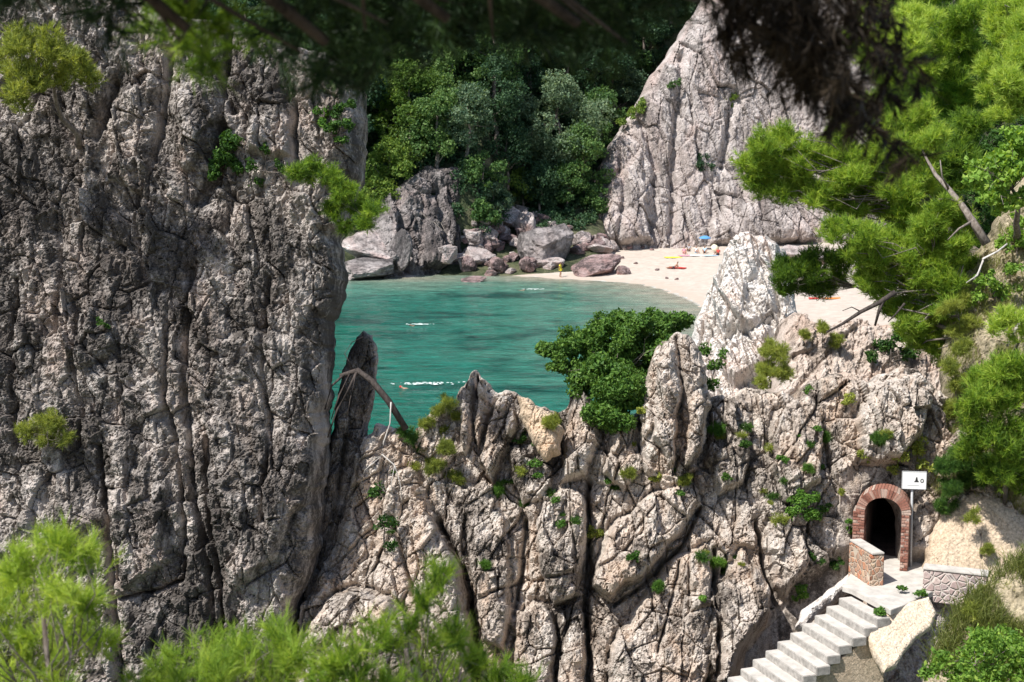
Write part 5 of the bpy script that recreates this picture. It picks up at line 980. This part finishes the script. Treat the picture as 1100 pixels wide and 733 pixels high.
mb = MB(); mb.tube([base - UP * .3, base + np.array([.1, .3, 2.5]), base + np.array([.3, .9, 4.6]), base + np.array([.8, 1.8, 6.2])], [.22, .18, .14, .06], 10); tr = mb.build('trunk', M['bark'], bp, True)
mb = MB(); s0 = base + np.array([.25, .75, 4.2])
for ex_, py in ((60, -10), (200, 30), (350, 45), (480, 20), (620, 25), (720, -20)):
    e = at(ex_, py, 5.4); mid = (s0 + e) / 2 + UP * .35; mb.tube([s0, mid, e], [.07, .05, .02], 7)
    for k in range(5):
        q = e + np.array([g.uniform(-.5, .5), g.uniform(-.5, .5), g.uniform(-.1, .25)]); mb.tube([mid * .4 + e * .6, (mid * .2 + e * .8 + q) / 2 + UP * .04, q], [.015, .01, .005], 5)
mb.build('bough', M['darkwood'], bp, True)
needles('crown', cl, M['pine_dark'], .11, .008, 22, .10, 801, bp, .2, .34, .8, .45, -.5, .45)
dl = []; db = []
for (x0, y0, x1, y1, n_) in ((770, -30, 912, 112, 16), (765, -10, 850, 75, 10), (800, -40, 905, 60, 12), (830, -40, 935, 50, 14), (780, 20, 800, 60, 5), (870, 50, 912, 108, 8), (850, 15, 885, 90, 10), (815, 30, 855, 70, 8), (790, -40, 870, 20, 14), (840, -50, 920, 0, 14)):
    for k in range(int(n_ * 1.5)):
        t_ = (k + g.random()) / n_; p = at(x0 + (x1 - x0) * t_ + g.uniform(-9, 9), y0 + (y1 - y0) * t_ + g.uniform(-8, 8), 6.6 + g.uniform(-.4, .4)); dl.append((p[0], p[1], p[2], g.uniform(.05, .10)))
    db.append(((x0, y0), (x1, y1)))
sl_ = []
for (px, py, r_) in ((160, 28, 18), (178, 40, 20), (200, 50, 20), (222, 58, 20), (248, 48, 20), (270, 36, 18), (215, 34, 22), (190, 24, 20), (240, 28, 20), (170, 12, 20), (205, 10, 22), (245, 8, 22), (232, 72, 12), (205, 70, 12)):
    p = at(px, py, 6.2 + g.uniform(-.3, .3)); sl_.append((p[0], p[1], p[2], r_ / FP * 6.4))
needles('sun_coloured_bough', sl_, M['pine'], .10, .0065, 26, .12, 803, bp, .2, .2, .85, .3, .2, .5)  # sunlight put into the colour: brighter needles than the dark crown
needles('dry_bough', dl, M['pine_dry'], .11, .009, 20, .13, 802, bp, .2, .42, .9, .4, -1.2, .38)
mb = MB(); s1 = base + np.array([.5, 1.2, 5.2]); e = at(800, -40, 6.6); mb.tube([s1, (s1 + e) / 2 + UP * .2, e], [.06, .045, .03], 7)
for (a, b_) in db: mb.tube([at(a[0], a[1], 6.6), at((a[0] + b_[0]) / 2 + 5, (a[1] + b_[1]) / 2 - 5, 6.6), at(b_[0], b_[1], 6.6)], [.02, .013, .005], 5)
mb.build('dry_branch', M['darkwood'], bp, True)
settle(bp)

# tiny tufts in the cracks of the ridge: three kinds, copied
bpy.context.view_layer.update(); kinds = []
for k, (mt, kd) in enumerate((('shrub_yellow', 'needle'), ('plant', 'leaf'), ('shrub', 'needle'))):
    t = empty('tuft', (0, 0, 0)); cl = [(0, 0, .06, .10), (.09, .02, .04, .07), (-.08, 0, .05, .07)]
    limbs(MB(), (0, .05, -.03), (0, 0, .08), cl, .008, k).build('stem', M['bark'], t, True)
    (leaves('foliage', cl, M[mt], .04, .7, 900 + k, t, .4, .1, .8, .45) if kd == 'leaf' else needles('foliage', cl, M[mt], .08, .008, 12, .5, 900 + k, t, .3, .1, .9, .4, .6)); kinds.append(t)
g = random.Random(77); n_ = 0; spots = []
cen = [(450, 500), (480, 470), (560, 500), (600, 560), (680, 510), (720, 515), (790, 470), (880, 470), (940, 470), (760, 600), (850, 560), (425, 560), (820, 520)]
while n_ < 46:
    c_ = g.choice(cen); px, py = g.gauss(c_[0], 16), g.gauss(c_[1], 14)
    ok = rg.ray_cast(Vector(CAM), Vector(ray(px, py)).normalized())
    if not ok[0] or ok[2][2] < .25 or (850 < px and py > 610): continue
    spots.append(ok[1]); n_ += 1
for i, q in enumerate(spots):
    t = kinds[i] if i < 3 else copy_tree(kinds[i % 3]); t.location = q; s_ = g.uniform(.6, 1.5); t.scale = (s_, s_, s_ * g.uniform(.7, 1.1)); t.rotation_euler.z = g.uniform(0, 6.28)
    tag(t, 'tiny low tuft rooted in a crack of the pale ridge, smaller than the cushion plants', 'tuft', 'tiny tufts in the cracks of the ridge')
# ------------------------------------------------------------------ light and camera
SUN = np.array([-.45, -.38, .81]); SUN /= np.linalg.norm(SUN)
sl = bpy.data.lights.new('sun', 'SUN'); sl.energy = 4.6; sl.angle = R(.5); sl.color = (1, .96, .90)
so = bpy.data.objects.new('sun', sl); col.objects.link(so); so.rotation_euler = Vector(SUN).to_track_quat('Z', 'Y').to_euler()
w = bpy.data.worlds.new('World'); scene.world = w; w.use_nodes = True; nt = w.node_tree
sk = nt.nodes.new('ShaderNodeTexSky'); sk.sky_type = 'NISHITA'; sk.sun_disc = False
sk.sun_elevation = math.asin(SUN[2]); sk.sun_rotation = math.atan2(SUN[0], SUN[1])
nt.links.new(sk.outputs[0], nt.nodes['Background'].inputs[0]); nt.nodes['Background'].inputs[1].default_value = .11
cd = bpy.data.cameras.new('camera'); co = bpy.data.objects.new('camera', cd); col.objects.link(co)
co.location = CAM; co.rotation_euler = (R(90) - PITCH, 0, 0); cd.lens = 50.0; cd.sensor_width = 36; cd.clip_end = 2000; cd.clip_start = .1
cd.dof.use_dof = True; cd.dof.focus_distance = 42; cd.dof.aperture_fstop = 2.6
scene.camera = co
vs_ = scene.view_settings; vs_.view_transform = 'Standard'; vs_.look = 'None'; vs_.exposure = .60; vs_.gamma = 1; vs_.use_curve_mapping = False
scene.cycles.use_denoising = True; scene.cycles.denoiser = 'OPENIMAGEDENOISE'
scene.cycles.max_bounces = 6; scene.cycles.diffuse_bounces = 3; scene.cycles.glossy_bounces = 2; scene.cycles.transmission_bounces = 3; scene.cycles.transparent_max_bounces = 4
scene.cycles.caustics_reflective = False; scene.cycles.caustics_refractive = False
